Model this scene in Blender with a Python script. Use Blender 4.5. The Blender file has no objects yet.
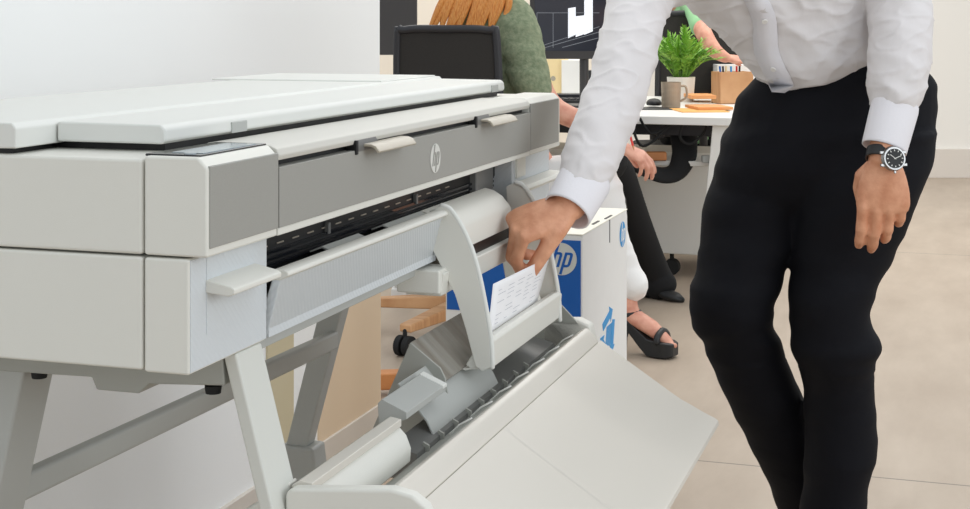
import bpy, bmesh, math, random
from mathutils import Vector, Matrix, noise
random.seed(7)
C = bpy.data.collections.new('scene'); bpy.context.scene.collection.children.link(C)
scn = bpy.context.scene
R = math.radians
V = Vector
# ------------------------------------------------------------------ camera
FPX, HZ, HC = 1453.0, 20.0, 1.12        # focal length in pixels, horizon row, eye height
cam_d = bpy.data.cameras.new('camera'); cam = bpy.data.objects.new('camera', cam_d); C.objects.link(cam)
cam_d.sensor_width = 36; cam_d.lens = FPX/970*36; cam_d.shift_y = -(254.5-HZ)/970
cam_d.clip_start = .05
cam.location = (0, 0, HC); cam.rotation_euler = (R(90), 0, 0); scn.camera = cam
# ------------------------------------------------------------------ world, lights, exposure
wd = bpy.data.worlds.new('world'); scn.world = wd; wd.use_nodes = True
bg = wd.node_tree.nodes['Background']; bg.inputs[0].default_value = (.90, .95, 1, 1); bg.inputs[1].default_value = .86
def area(name, loc, tgt, sx, sy, power, col):
    l = bpy.data.lights.new(name, 'AREA'); l.shape = 'RECTANGLE'; l.size = sx; l.size_y = sy; l.energy = power; l.color = col
    o = bpy.data.objects.new(name, l); C.objects.link(o); o.location = loc
    o.rotation_euler = (V(tgt)-V(loc)).to_track_quat('-Z', 'Y').to_euler(); return o
area('window_daylight', (4.2, -.6, 2.3), (.4, 2.4, .7), 3.2, 2.0, 74, (.93, .97, 1))
area('ceiling_panel_light', (.6, 2.6, 3.2), (.3, 2.6, 0), 1.6, 3.0, 7, (1, .97, .92))
area('ceiling_panel_light', (1.6, 7.0, 3.2), (1.6, 7.0, 0), 3.5, 3.5, 95, (1, .95, .88))
area('ceiling_spot_light', (-.05, 3.3, 3.1), (0, 2, .6), .25, .25, 6, (1, .98, .95))
area('ceiling_panel_light', (-.9, 8.6, 3.2), (-.9, 8.6, 0), .7, .7, 14, (1, .98, .95))
scn.view_settings.view_transform = 'Standard'; scn.view_settings.look = 'None'
scn.view_settings.gamma = 1; scn.view_settings.exposure = 0.0; scn.view_settings.use_curve_mapping = False

# ------------------------------------------------------------------ materials
def lin(c): return tuple(((x/255)/12.92 if x/255 <= .04045 else ((x/255+.055)/1.055)**2.4) for x in c)
MC = {}
def mat(name, rgb, rough=.5, metal=0, spec=.5, noise_amt=0, nscale=20, bump=0, bscale=200, alpha=1, trans=0, sheen=0, coords='Object', bstretch=(1,1,1), wave=None, emit=None, coat=0, rgb2=None):
    if name in MC: return MC[name]
    m = bpy.data.materials.new(name); m.use_nodes = True; nt = m.node_tree; N = nt.nodes; L = nt.links
    b = N['Principled BSDF']; c = lin(rgb)
    b.inputs['Base Color'].default_value = (*c, 1); b.inputs['Roughness'].default_value = rough; b.inputs['Metallic'].default_value = metal
    b.inputs['Specular IOR Level'].default_value = spec; b.inputs['Transmission Weight'].default_value = trans
    b.inputs['Alpha'].default_value = alpha; b.inputs['Coat Weight'].default_value = coat
    if sheen: b.inputs['Sheen Weight'].default_value = sheen
    if emit: b.inputs['Emission Color'].default_value = (*lin(emit[0]), 1); b.inputs['Emission Strength'].default_value = emit[1]
    tc = N.new('ShaderNodeTexCoord'); mp = N.new('ShaderNodeMapping'); L.new(tc.outputs[coords], mp.inputs[0]); mp.inputs['Scale'].default_value = bstretch
    if noise_amt or rgb2:
        n = N.new('ShaderNodeTexNoise'); n.inputs['Scale'].default_value = nscale; n.inputs['Detail'].default_value = 5
        L.new(mp.outputs[0], n.inputs['Vector'])
        mx = N.new('ShaderNodeMix'); mx.data_type = 'RGBA'
        c2 = lin(rgb2) if rgb2 else tuple(x*(1-noise_amt) for x in c)
        mx.inputs[6].default_value = (*c, 1); mx.inputs[7].default_value = (*c2, 1)
        rp = N.new('ShaderNodeMapRange'); rp.inputs[1].default_value = .35; rp.inputs[2].default_value = .65
        L.new(n.outputs[0], rp.inputs[0]); L.new(rp.outputs[0], mx.inputs[0]); L.new(mx.outputs[2], b.inputs['Base Color'])
    if bump:
        bp = N.new('ShaderNodeBump'); bp.inputs['Strength'].default_value = bump; bp.inputs['Distance'].default_value = .002
        if wave:
            t = N.new('ShaderNodeTexWave'); t.bands_direction = wave; t.inputs['Scale'].default_value = bscale; t.inputs['Distortion'].default_value = 0
        else:
            t = N.new('ShaderNodeTexNoise'); t.inputs['Scale'].default_value = bscale; t.inputs['Detail'].default_value = 3
        L.new(mp.outputs[0], t.inputs['Vector']); L.new(t.outputs[1 if wave else 0], bp.inputs['Height']); L.new(bp.outputs[0], b.inputs['Normal'])
    MC[name] = m; return m
M = dict(
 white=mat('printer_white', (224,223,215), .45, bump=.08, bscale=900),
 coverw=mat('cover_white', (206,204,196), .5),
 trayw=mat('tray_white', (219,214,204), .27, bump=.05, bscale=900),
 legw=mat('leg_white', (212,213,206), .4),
 ribbed=mat('ribbed_white', (208,213,216), .4, bump=.16, bscale=75, wave='DIAGONAL'),
 lid=mat('lid_white', (222,223,218), .5),
 grey=mat('panel_grey', (158,157,151), .5, bump=.12, bscale=1200, noise_amt=.05, nscale=900),
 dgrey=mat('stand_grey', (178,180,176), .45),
 sgrey=mat('sheet_grey', (164,165,158), .4),
 ribdark=mat('ribbed_grey', (150,148,140), .5, bump=1, bscale=11, wave='X', rgb2=(128,122,112), nscale=30, bstretch=(1,.05,.05)),
 black=mat('matte_black', (14,14,16), .5),
 gloss=mat('glossy_black', (28,30,34), .12),
 slot=mat('slot_black', (12,13,15), .45),
 dash=mat('dash_silver', (190,180,165), .4, metal=.6),
 bronze=mat('tab_beige', (176,168,152), .35),
 smoke=mat('tab_smoke', (110,110,108), .3),
 rubber=mat('rubber', (20,20,20), .8),
 glass=mat('screen_grey', (175,185,190), .12),
 silver=mat('logo_silver', (214,214,208), .4),
 paper=mat('paper', (244,244,246), .7, noise_amt=.02, nscale=60),
 ink=mat('ink', (170,172,182), .7),
 carton=mat('carton_white', (240,239,236), .6, noise_amt=.02),
 cartontop=mat('carton_top', (246,242,228), .6),
 blue=mat('box_blue', (0,92,178), .45),
 cyan=mat('mark_blue', (20,150,216), .5),
 label=mat('blue_white', (228,228,226), .5),
 shirt=mat('shirt_cotton', (222,218,218), .75, sheen=.1, bump=.6, bscale=30, bstretch=(1,1,.5)),
 cuff=mat('cuff_cotton', (230,228,232), .75, bump=.15, bscale=300),
 button=mat('button', (240,238,234), .3),
 trousers=mat('navy_wool', (10,11,18), .8, spec=.22, bump=1, bscale=11, bstretch=(1,1,2.2)),
 belt=mat('waistband', (18,19,25), .8),
 skin=mat('skin', (226,166,132), .5, rgb2=(204,140,106), nscale=35, bump=.4, bscale=160),
 skin2=mat('skin_pale', (222,166,142), .5, rgb2=(205,140,118), nscale=30),
 nail=mat('nail', (226,178,158), .3),
 eye=mat('eye_dark', (50,40,34), .2),
 lips=mat('lips', (176,96,88), .5),
 leather=mat('black_leather', (24,26,28), .45),
 steel=mat('steel', (150,150,150), .3, metal=1),
 dial=mat('dial_black', (16,18,20), .55),
 sweater=mat('green_knit', (112,125,98), .95, rgb2=(140,148,120), nscale=70, bump=1, bscale=160),
 tee=mat('green_tee', (150,200,150), .9),
 redhair=mat('red_hair', (206,118,44), .45, rgb2=(238,170,92), nscale=40, bstretch=(14,14,1), bump=.8, bscale=60),
 darkhair=mat('dark_hair', (50,38,30), .5, rgb2=(32,24,20), nscale=40, bstretch=(10,10,1)),
 wtrous=mat('white_trousers', (235,234,232), .85, bump=.6, bscale=16),
 btrous=mat('black_trousers', (13,13,15), .85),
 mesh=mat('chair_mesh', (46,43,40), .85, noise_amt=.25, nscale=350),
 chairframe=mat('chair_plastic', (40,40,44), .45),
 wood=mat('light_wood', (214,166,120), .5, rgb2=(190,138,92), nscale=6, bstretch=(1,12,1)),
 wood2=mat('orange_wood', (208,140,84), .5, rgb2=(186,118,66), nscale=8),
 desk=mat('desk_white', (236,235,230), .4),
 ped=mat('pedestal_grey', (214,212,206), .5),
 cream=mat('file_cream', (246,222,170), .6),
 fwhite=mat('file_white', (240,238,234), .6),
 orange=mat('folder_orange', (238,176,96), .55),
 orange2=mat('paper_orange', (224,156,96), .55),
 red=mat('red_pencil', (214,50,40), .4),
 leaf=mat('leaf_green', (110,165,50), .5, rgb2=(150,196,76), nscale=25),
 pot=mat('pot_white', (236,230,220), .4),
 weave=mat('woven_steel', (176,160,140), .45, metal=.5, bump=1, bscale=60, wave='Z'),
 soil=mat('soil', (60,44,32), .9),
 screen=mat('screen_dark', (34,36,42), .15, emit=((44,46,54), .5)),
 screenlight=mat('screen_drawing', (226,228,232), .4, emit=((214,218,224), .6)),
 screenmid=mat('screen_line', (120,124,130), .4, emit=((110,114,120), .5)),
 bezel=mat('bezel', (58,56,56), .4),
)
# floor: large concrete-look tiles laid square with the printer
def floor_mat():
    m = bpy.data.materials.new('floor_tile'); m.use_nodes = True; N = m.node_tree.nodes; L = m.node_tree.links; b = N['Principled BSDF']
    tc = N.new('ShaderNodeTexCoord')
    mp = N.new('ShaderNodeMapping'); L.new(tc.outputs['Object'], mp.inputs[0]); mp.inputs['Scale'].default_value = (1.2, 3.6, 1)
    n1 = N.new('ShaderNodeTexNoise'); n1.inputs['Scale'].default_value = 1.5; n1.inputs['Detail'].default_value = 9; n1.inputs['Roughness'].default_value = .62; L.new(mp.outputs[0], n1.inputs[0])
    rp = N.new('ShaderNodeValToRGB'); L.new(n1.outputs[0], rp.inputs[0])
    rp.color_ramp.elements[0].position = .32; rp.color_ramp.elements[0].color = (*lin((172,155,137)), 1)
    rp.color_ramp.elements[1].position = .68; rp.color_ramp.elements[1].color = (*lin((190,174,156)), 1)
    br = N.new('ShaderNodeTexBrick'); L.new(tc.outputs['Object'], br.inputs['Vector']); br.offset = 0
    br.inputs['Scale'].default_value = 1; br.inputs['Brick Width'].default_value = 3.6; br.inputs['Row Height'].default_value = 3.6
    br.inputs['Mortar Size'].default_value = .0035; br.inputs['Mortar Smooth'].default_value = 0
    mx = N.new('ShaderNodeMix'); mx.data_type = 'RGBA'; L.new(br.outputs['Fac'], mx.inputs[0]); L.new(rp.outputs[0], mx.inputs[6]); mx.inputs[7].default_value = (*lin((120,112,100)), 1)
    L.new(mx.outputs[2], b.inputs['Base Color']); b.inputs['Roughness'].default_value = .42
    return m
# ------------------------------------------------------------------ helpers
def link(name, me, m, parent=None, mw=None):
    o = bpy.data.objects.new(name, me); C.objects.link(o)
    if m is not None: me.materials.append(M[m] if isinstance(m, str) else m)
    if parent is not None: o.parent = parent
    if mw is not None: o.matrix_local = mw
    return o
def frombm(name, bm, m, parent=None, smooth=False, bevel=0, seg=2, mw=None):
    bmesh.ops.recalc_face_normals(bm, faces=bm.faces)
    me = bpy.data.meshes.new(name); bm.to_mesh(me); bm.free()
    if smooth:
        for p in me.polygons: p.use_smooth = True
    o = link(name, me, m, parent, mw)
    if bevel:
        md = o.modifiers.new('bevel', 'BEVEL'); md.width = bevel; md.segments = seg; md.limit_method = 'ANGLE'; md.angle_limit = R(35)
        md.harden_normals = True
        for p in me.polygons: p.use_smooth = True
        
    return o
def bx(bm, x0, x1, y0, y1, z0, z1, Mx=None):
    vs = [bm.verts.new(V(p) if Mx is None else Mx @ V(p)) for p in ((x0,y0,z0),(x1,y0,z0),(x1,y1,z0),(x0,y1,z0),(x0,y0,z1),(x1,y0,z1),(x1,y1,z1),(x0,y1,z1))]
    for f in ((0,3,2,1),(4,5,6,7),(0,1,5,4),(1,2,6,5),(2,3,7,6),(3,0,4,7)): bm.faces.new([vs[i] for i in f])
def box(name, m, x0, x1, y0, y1, z0, z1, parent=None, bevel=.003, seg=2):
    bm = bmesh.new(); bx(bm, x0, x1, y0, y1, z0, z1); return frombm(name, bm, m, parent, bevel=bevel, seg=seg)
def prof(bm, pts, a0, a1, axis='x'):
    """closed polygon (p,q) pushed out along an axis from a0 to a1"""
    def mk(a, p, q): return {'x': (a, p, q), 'y': (p, a, q), 'z': (p, q, a)}[axis]
    v0 = [bm.verts.new(mk(a0, *p)) for p in pts]; v1 = [bm.verts.new(mk(a1, *p)) for p in pts]; n = len(pts)
    bm.faces.new(v0); bm.faces.new(v1[::-1])
    for i in range(n): bm.faces.new((v0[i], v0[(i+1) % n], v1[(i+1) % n], v1[i]))
def prism(name, m, pts, a0, a1, parent=None, bevel=.002, axis='x', seg=2):
    bm = bmesh.new(); prof(bm, pts, a0, a1, axis); return frombm(name, bm, m, parent, bevel=bevel, seg=seg)
def sheet(pts, t):
    """open profile line -> closed outline with thickness t"""
    P = [V((p[0], p[1])) for p in pts]; out = []
    for i, p in enumerate(P):
        d = (P[min(i+1, len(P)-1)]-P[max(i-1, 0)]).normalized(); out.append(p+V((-d.y, d.x))*t)
    return [tuple(p) for p in P]+[tuple(p) for p in reversed(out)]
def ring(bm, c, u, v, n): return [bm.verts.new(c+u*math.cos(2*math.pi*i/n)+v*math.sin(2*math.pi*i/n)) for i in range(n)]
def loft(bm, rings, n=20):
    """rings: (centre, u-vector, v-vector)"""
    prev = None
    for k, (c, u, v) in enumerate(rings):
        r = ring(bm, V(c), V(u), V(v), n)
        if prev is None: bm.faces.new(r[::-1])
        else:
            for i in range(n): bm.faces.new((prev[i], prev[(i+1) % n], r[(i+1) % n], r[i]))
        prev = r
    bm.faces.new(prev)
def tube(bm, pts, rad, n=16, ref=None, flat=1.0, round_ends=True):
    """tube with a radius per point; flat squeezes it along ref"""
    P = [V(p) for p in pts]; rr = list(rad) if hasattr(rad, '__len__') else [rad]*len(P)
    rings = []; T = []
    for i in range(len(P)): T.append((P[min(i+1, len(P)-1)]-P[max(i-1, 0)]).normalized())
    u = V(ref) if ref is not None else (V((0,0,1)) if abs(T[0].z) < .9 else V((1,0,0)))
    for i, p in enumerate(P):
        u = (u-T[i]*u.dot(T[i])).normalized(); v = T[i].cross(u)
        if round_ends and i == 0:
            for k in (.92, .5): rings.append((p-T[i]*rr[0]*k*.8, u*rr[0]*flat*math.sqrt(1-k*k), v*rr[0]*math.sqrt(1-k*k)))
        rings.append((p, u*rr[i]*flat, v*rr[i]))
        if round_ends and i == len(P)-1:
            for k in (.5, .92): rings.append((p+T[i]*rr[i]*k*.8, u*rr[i]*flat*math.sqrt(1-k*k), v*rr[i]*math.sqrt(1-k*k)))
    loft(bm, rings, n)
def smoothpath(pts, k=4):
    P = [V(p) for p in pts]; out = []
    for i in range(len(P)-1):
        p0, p1, p2, p3 = P[max(i-1, 0)], P[i], P[i+1], P[min(i+2, len(P)-1)]
        for j in range(k):
            t = j/k; out.append(.5*((2*p1)+(-p0+p2)*t+(2*p0-5*p1+4*p2-p3)*t*t+(-p0+3*p1-3*p2+p3)*t**3))
    out.append(P[-1]); return out
def interp(vals, k=4):
    o = [x.x for x in smoothpath([(v, 0, 0) for v in vals], k)]; return o
def ball(bm, c, rx, ry, rz, n=16, rot=None):
    Mx = Matrix.Translation(c) @ (rot.to_4x4() if rot else Matrix()) @ Matrix.Diagonal((rx, ry, rz, 1))
    bmesh.ops.create_uvsphere(bm, u_segments=n, v_segments=max(8, n//2), radius=1, matrix=Mx)
def fuse(name, bm, m, parent, voxel, it=6, wrinkle=None):
    """melt overlapping closed shapes into one continuous skin"""
    me = bpy.data.meshes.new(name); bmesh.ops.recalc_face_normals(bm, faces=bm.faces); bm.to_mesh(me); bm.free()
    o = bpy.data.objects.new(name, me); C.objects.link(o)
    r = o.modifiers.new('r', 'REMESH'); r.mode = 'VOXEL'; r.voxel_size = voxel
    s = o.modifiers.new('s', 'SMOOTH'); s.iterations = it; s.factor = .5
    dg = bpy.context.evaluated_depsgraph_get(); me2 = bpy.data.meshes.new_from_object(o.evaluated_get(dg))
    bpy.data.objects.remove(o); me2.name = name
    if wrinkle:
        vn = [v.normal.copy() for v in me2.vertices]
        for v, n_ in zip(me2.vertices, vn): v.co += n_*wrinkle(v.co)
    for p in me2.polygons: p.use_smooth = True
    me2.materials.clear()
    return link(name, me2, m, parent)
def thing(name, label, cat, loc=(0,0,0), rotz=0, group=None):
    o = bpy.data.objects.new(name, None); C.objects.link(o); o.location = loc; o.rotation_euler = (0, 0, rotz); o.empty_display_size = .1
    return tag(o, label, cat, group)
def tag(o, label, cat, group=None):
    o['label'] = label; o['category'] = cat
    if group: o['group'] = group
    return o
def struct(o): o['kind'] = 'structure'; return o
def P(u, v, Y): return V(((u-485)*Y/FPX, Y, HC-(v-HZ)*Y/FPX))
def local(o, p):  # world point -> frame of a thing turned about z
    return Matrix.Rotation(-o.rotation_euler.z, 3, 'Z') @ (V(p)-o.location)
# frame shared by printer, box, wall and desks
TH = math.atan(470/FPX); SN, CS = math.sin(TH), math.cos(TH); PX, PY = -.26495, 1.385; ROT = math.atan2(CS, SN)
def W(a, b, z=0): return V((PX+SN*a-CS*b, PY+CS*a+SN*b, z))

# hp style round mark: disc and two slanted letters, in the plane of matrix Mx
def round_mark(parent, Mx, r, m_disc, m_text, name='logo'):
    bm = bmesh.new(); prof(bm, [(math.cos(i*math.pi/24)*r, math.sin(i*math.pi/24)*r) for i in range(48)], 0, .0006, 'z')
    d = frombm(name, bm, m_disc, parent, mw=Mx); d['label'] = 'round badge with slanted lower case letters hp'
    bm = bmesh.new(); k = .30
    def st(pts): prof(bm, [((x+k*y)*r, y*r) for x, y in pts], .0004, .0012, 'z')
    w = .17
    st([(-.52,.93),(-.52+w,.95),(-.52+w,-.5),(-.52,-.5)])
    st([(-.52+w,.42),(-.16,.42),(-.03,.36),(.02,.24),(.02,-.5),(.02-w,-.5),(.02-w,.2),(-.18,.27),(-.52+w,.27)])
    st([(.15,.42),(.15+w,.42),(.15+w,-.95),(.15,-.93)])
    st([(.15+w,.42),(.52,.42),(.64,.36),(.69,.24),(.69,-.32),(.64,-.44),(.52,-.5),(.15+w,-.5),(.15+w,-.35),(.47,-.35),(.52,-.3),(.52,.2),(.48,.27),(.15+w,.27)])
    frombm('lettering', bm, m_text, d)
    return d
def plane_mx(o, ux, uy): # origin, right, up -> matrix
    z = V(ux).cross(V(uy)); return Matrix(((ux[0],uy[0],z[0],o[0]),(ux[1],uy[1],z[1],o[1]),(ux[2],uy[2],z[2],o[2]),(0,0,0,1)))

# ================================================================== SETTING
fl = box('floor', floor_mat(), -9, 12, -4, 12.5, -.1, 0, bevel=0); struct(fl)
fl.location = W(2.445, -2.0, 0); fl.rotation_euler = (0, 0, ROT)
fl.location.z = 0
# rebuild floor in the printer's frame so that its joints run with the printer
me = fl.data; bm = bmesh.new(); bx(bm, -8, 18, -12, 14, -.1, 0); bm.to_mesh(me); bm.free()
wm = mat('wall_paint', (246,247,246), .6, noise_amt=.01, nscale=3)
wl = struct(thing('wall_left', '', '', W(0,0,0), ROT)); del wl['label'], wl['category']
bm = bmesh.new(); bx(bm, -3.2, 2.37, .783, .92, 0, 2.9); frombm('wall_panel', bm, wm, wl, bevel=.002)
bm = bmesh.new(); bx(bm, 1.97, 2.366, .779, .783, .1, .86); frombm('light_tint_panel', bm, mat('warm_light_beige', (226,204,176), .6), wl)  # added thin panel: warm light on the wall end, put in as beige colour
bm = bmesh.new(); bx(bm, 1.695, 1.83, .779, .783, .1, .86); frombm('light_tint_panel', bm, mat('warm_light_olive', (204,192,160), .6), wl)  # added narrow strip: olive band of warm light painted on the wall
bm = bmesh.new(); bx(bm, -3.2, 2.378, .773, .930, 0, .1); frombm('baseboard', bm, mat('baseboard_paint', (214,206,196), .5), wl, bevel=.002)
wr = struct(thing('wall_right', '', '')); del wr['label'], wr['category']
bm = bmesh.new(); bx(bm, .9, 8, 10.33, 10.5, 0, 3.2); frombm('wall_panel', bm, mat('wall_paint_warm', (240,237,230), .6), wr)
bm = bmesh.new(); bx(bm, .9, 8, 10.3, 10.33, 0, .205); frombm('baseboard', bm, mat('baseboard_beige', (222,214,204), .5), wr, bevel=.003)
wb = struct(thing('wall_back', '', '')); del wb['label'], wb['category']
bm = bmesh.new(); bx(bm, -5, .9, 9.4, 9.6, 0, 3.2); frombm('wall_panel', bm, mat('wall_paint_cream', (240,230,214), .6), wb)
# ================================================================== PRINTER
pr = thing('wide_format_printer', 'large white and grey wide-format floor printer with front stacker tray, beside the standing man', 'printer', W(0,0,0), ROT)
# --- upper housing: side cheeks, front frame, top
ZT, ZB = .9885, .8925
up = prism('upper_housing', 'white', [(.0705,ZB),(.0705,ZT-.003),(.56,ZT-.003),(.56,.80),(.40,ZB)], 0, 1.30, pr, .004)
def front_profile(): return [(0,ZB),(0,ZT-.010),(.010,ZT),(.0685,ZT),(.0685,ZB)]
cl = prism('front_cheek', 'white', front_profile(), 0, .1515, pr, .003)
prism('front_cheek', 'white', front_profile(), 1.107, 1.30, pr, .003)
prism('front_frame', 'white', [(0,ZB),(0,ZB+.008),(.006,ZB+.010),(.05,ZB+.01),(.05,ZB)], .1535, 1.105, pr, .0015)
# grey inlays
box('grey_inlay', 'grey', .004, .151, -.0015, .004, ZB+.0085, ZT-.0085, pr, .001)
box('grey_inlay', 'grey', .1535, 1.105, -.0015, .05, ZB+.0085, .965, pr, .001)
box('grey_inlay', 'grey', 1.1075, 1.287, -.0015, .004, ZB+.009, ZT-.009, pr, .001)
box('feed_slot', 'slot', .154, 1.105, .028, .075, .955, .985, pr, 0)
# front top bar (white rounded cover over the feed slot)
prism('feed_cover', 'coverw', [(.001,.9715),(-.001,.977),(.002,.984),(.010,.9875),(.080,.9885),(.085,.9885),(.085,.980),(.03,.974)], .1535, 1.104, pr, .0015)
box('feed_slot', 'slot', .155, 1.10, .012, .05, .962, .985, pr, 0)
# control screen on the left cheek
ts = box('control_screen', 'gloss', .008, .150, .012, .072, ZT-.001, ZT+.0016, pr, .001)
box('display_glass', 'glass', .024, .135, .017, .052, ZT+.0014, ZT+.0022, ts, 0)
bm = bmesh.new(); bmesh.ops.create_cone(bm, cap_ends=True, segments=20, radius1=.006, radius2=.006, depth=.001, matrix=Matrix.Translation((.018,.028,ZT+.002))); frombm('button', bm, 'glass', ts)
# scanner lid and rear roll cover
prism('lid_gasket', 'black', [(.095,ZT-.006),(.095,.9945),(.245,.9945),(.245,ZT-.006)], .085, 1.225, pr, 0)
ld = prism('scanner_lid', 'lid', [(.088,.9935),(.084,.997),(.085,1.009),(.090,1.0135),(.212,1.0145),(.212,.9935)], .067, 1.235, pr, .003)
for a in (.226, 1.175):
    box('lid_catch', 'dgrey', a-.018, a+.018, .0826, .090, .9945, 1.007, ld, .001)
rc = prism('roll_cover', 'lid', [(.214,.9915),(.214,1.0115),(.219,1.0172),(.50,1.0172),(.56,.99),(.56,.986)], 0, 1.27, pr, .003)
box('cover_gasket', 'black', .01, 1.26, .225, .52, ZT-.004, .9915, pr, 0)
box('media_cover', 'lid', 1.0, 1.262, .225, .54, 1.0165, 1.0195, pr, .002)
# tabs on the feed slot
for a in (.392, .845):
    t = prism('media_tab', 'smoke', [(.03,.962),(.03,.975),(.000,.978),(-.003,.972),(-.002,.9625)], a-.032, a+.032, pr, .0015)
    prism('tab_tongue', 'bronze', sheet([(.0,.9715),(-.012,.971),(-.018,.9685),(-.023,.962)], .0035), a-.012, a+.115, t, .001)
    box('tab_hinge', 'black', a-.037, a-.031, -.004, .01, .960, .977, t, .001)
# logo
round_mark(pr, plane_mx((.634,-.0018,.931), (1,0,0), (0,0,1)), .020, 'silver', 'grey')
# --- lower housing
LF = .0195
prism('lower_housing', 'white', [(.0705,.7805),(.0705,.8905),(.40,.8905),(.40,.7805)], 0, .165, pr, .003)
ls = prism('lower_cheek', 'white', [(LF,.779),(LF,.8905),(.0685,.8905),(.0685,.779)], 0, .164, pr, .003)
box('ribbed_skin', 'ribbed', .0025, .163, LF-.0006, LF+.003, .7815, .889, ls, 0)
box('smooth_inset', 'ribbed', .0330, .1625, LF-.0012, LF+.005, .812, .892, ls, 0)
prism('ledge_handle', 'white', [(LF,.866),(-.008,.8605),(-.0125,.858),(-.0125,.853),(-.006,.8505),(LF,.853)], .032, .136, pr, .0015)
rh = box('lower_cheek', 'ribbed', 1.07, 1.30, LF, .40, .745, .8905, pr, .003)
box('smooth_inset', 'ribbed', 1.10, 1.25, LF-.0015, LF+.004, .752, .835, rh, .001)
bm = bmesh.new()
for z in (.79, .782, .757): bx(bm, 1.16, 1.24, LF-.002, LF, z, z+.0018)
frombm('embossed_lines', bm, 'dgrey', rh)
box('bracket_block', 'white', 1.085, 1.135, LF-.004, LF+.02, .856, .889, rh, .002)
prism('ledge_handle', 'white', [(LF,.850),(-.008,.848),(-.012,.842),(-.006,.836),(LF,.834)], 1.06, 1.297, pr, .0015)
# dark print zone with a row of dashes
dz = box('print_zone', 'slot', .163, 1.075, .056, .38, .79, .8925, pr, 0)
for i in range(16):
    a = .222+i*.041; box('guide_mark', 'dash', a, a+.017, .0548, .0562, .8655, .867, dz, 0)
for a in (.395, .700): box('guide_wheel', 'smoke', a, a+.007, .050, .0562, .858, .872, dz, .001)
bm = bmesh.new()
for z in (.8575,.850,.843): bx(bm, .165, 1.07, .052, .0565, z, z+.0035)
frombm('guide_rail', bm, 'gloss', dz)
prism('carriage_bracket', 'smoke', [(.045,.842),(.045,.880),(.06,.889),(.06,.842)], .955, 1.045, pr, .002)
prism('carriage_bracket', 'black', [(.05,.86),(.05,.889),(.09,.889),(.09,.86)], 1.05, 1.07, pr, .002)
for a0, a1 in ((.33,.44),(.52,.66)):
    prism('output_flap', 'dgrey', sheet([(.014,.846),(.030,.852),(.045,.846)], .002), a0, a1, pr, 0)
# front flap: long bar with a light top lip
fp = prism('front_flap', 'ribbed', [(LF+.004,.779),(LF,.783),(.004,.842),(-.002,.8485),(.0,.853),(.012,.850),(.03,.80),(.03,.779)], .167, .69, pr, .002)
prism('top_lip', 'white', [(.004,.843),(-.006,.8485),(-.005,.8525),(.0,.8548),(.014,.8540),(.014,.843)], .166, .692, fp, .0015)
box('lower_band', 'ribbed', .1675, .6895, LF-.002, LF+.01, .781, .808, fp, .001)
# output cover between the two arms
oc = prism('output_cover', 'white', sheet([(.045,.849),(.030,.8456),(.016,.837),(.004,.8235),(.001,.818),(.001,.787)], .004), .70, 1.0, pr, .001)
box('cover_slot', 'slot', .70, 1.03, .002, .06, .770, .789, oc, 0)
box('cover_rail', 'bronze', .70, .755, -.004, .03, .772, .785, oc, .001)
prism('lower_rail', 'white', [(-.008,.770),(.03,.775),(.05,.772),(.05,.738),(-.003,.738)], .655, 1.09, pr, .002)
box('rail_block', 'white', .645, .70, -.004, .06, .742, .775, pr, .003)
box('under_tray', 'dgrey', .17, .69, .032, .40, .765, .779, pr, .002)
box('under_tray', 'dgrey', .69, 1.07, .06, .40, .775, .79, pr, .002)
# --- document basket: two curved side arms, bottom rail
def arm(name, a0, a1, pts, inner):
    p = prism(name, 'white', pts, a0, a1, bk, .0015); return p
bk = pr
L_out = [(.022,.853),(.006,.860),(-.006,.856),(-.020,.838),(-.034,.812),(-.046,.778),(-.056,.735),(-.066,.68),(-.068,.640),(-.056,.634),(-.046,.640),(-.032,.69),(-.016,.738),(.004,.775),(.018,.800)]
prism('basket_arm', 'white', L_out, .675, .682, pr, .001)
rim = bmesh.new(); tube(rim, [(.679, y-.0015, z) for y, z in smoothpath([(p[0], p[1], 0) for p in L_out[1:9]], 3) for y, z in [(y, z)]] if False else [(.679, p.x-.001, p.y) for p in smoothpath([(q[0], q[1], 0) for q in L_out[1:9]], 3)], .0042, 8)
frombm('arm_rim', rim, 'lid', pr, smooth=True)
R_out = [(y+.0, z-.006) for y, z in L_out]
prism('basket_arm', 'white', R_out, 1.040, 1.047, pr, .001)
rim = bmesh.new(); tube(rim, [(1.040, p.x-.001, p.y) for p in smoothpath([(q[0], q[1], 0) for q in R_out[1:9]], 3)], .0042, 8)
frombm('arm_rim', rim, 'lid', pr, smooth=True)
prism('basket_rail', 'white', [(-.072,.676),(-.066,.681),(-.055,.679),(-.030,.640),(-.040,.634),(-.068,.637)], .679, 1.045, pr, .002)
prism('basket_rail', 'white', sheet([(-.058,.640),(-.030,.632),(.0,.640)], .003), .679, 1.045, pr, .001)
# --- stand: two splayed leg frames and a crossbar
def leg(a0, a1, top, bot, m, name='leg'):
    (f0, b0, z0), (f1, b1, z1) = top, bot
    return prism(name, m, [(f0,z0),(b0,z0),(b1,z1),(f1,z1)], a0, a1, pr, .003)
l = leg(.097, .155, (.020,.036,.779), (-.18,-.164,.03), 'legw')
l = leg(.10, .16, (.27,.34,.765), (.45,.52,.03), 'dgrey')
l = leg(1.13, 1.18, (.02,.07,.779), (-.11,-.07,.03), 'white')
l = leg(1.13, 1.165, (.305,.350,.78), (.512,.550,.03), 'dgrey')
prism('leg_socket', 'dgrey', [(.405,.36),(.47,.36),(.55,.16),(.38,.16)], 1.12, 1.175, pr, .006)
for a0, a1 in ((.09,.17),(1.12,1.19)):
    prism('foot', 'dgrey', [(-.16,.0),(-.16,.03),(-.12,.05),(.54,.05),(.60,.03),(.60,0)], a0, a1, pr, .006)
bm = bmesh.new()
p0, p1 = V((.15,.325,.594)), V((1.14,.372,.552))
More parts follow.
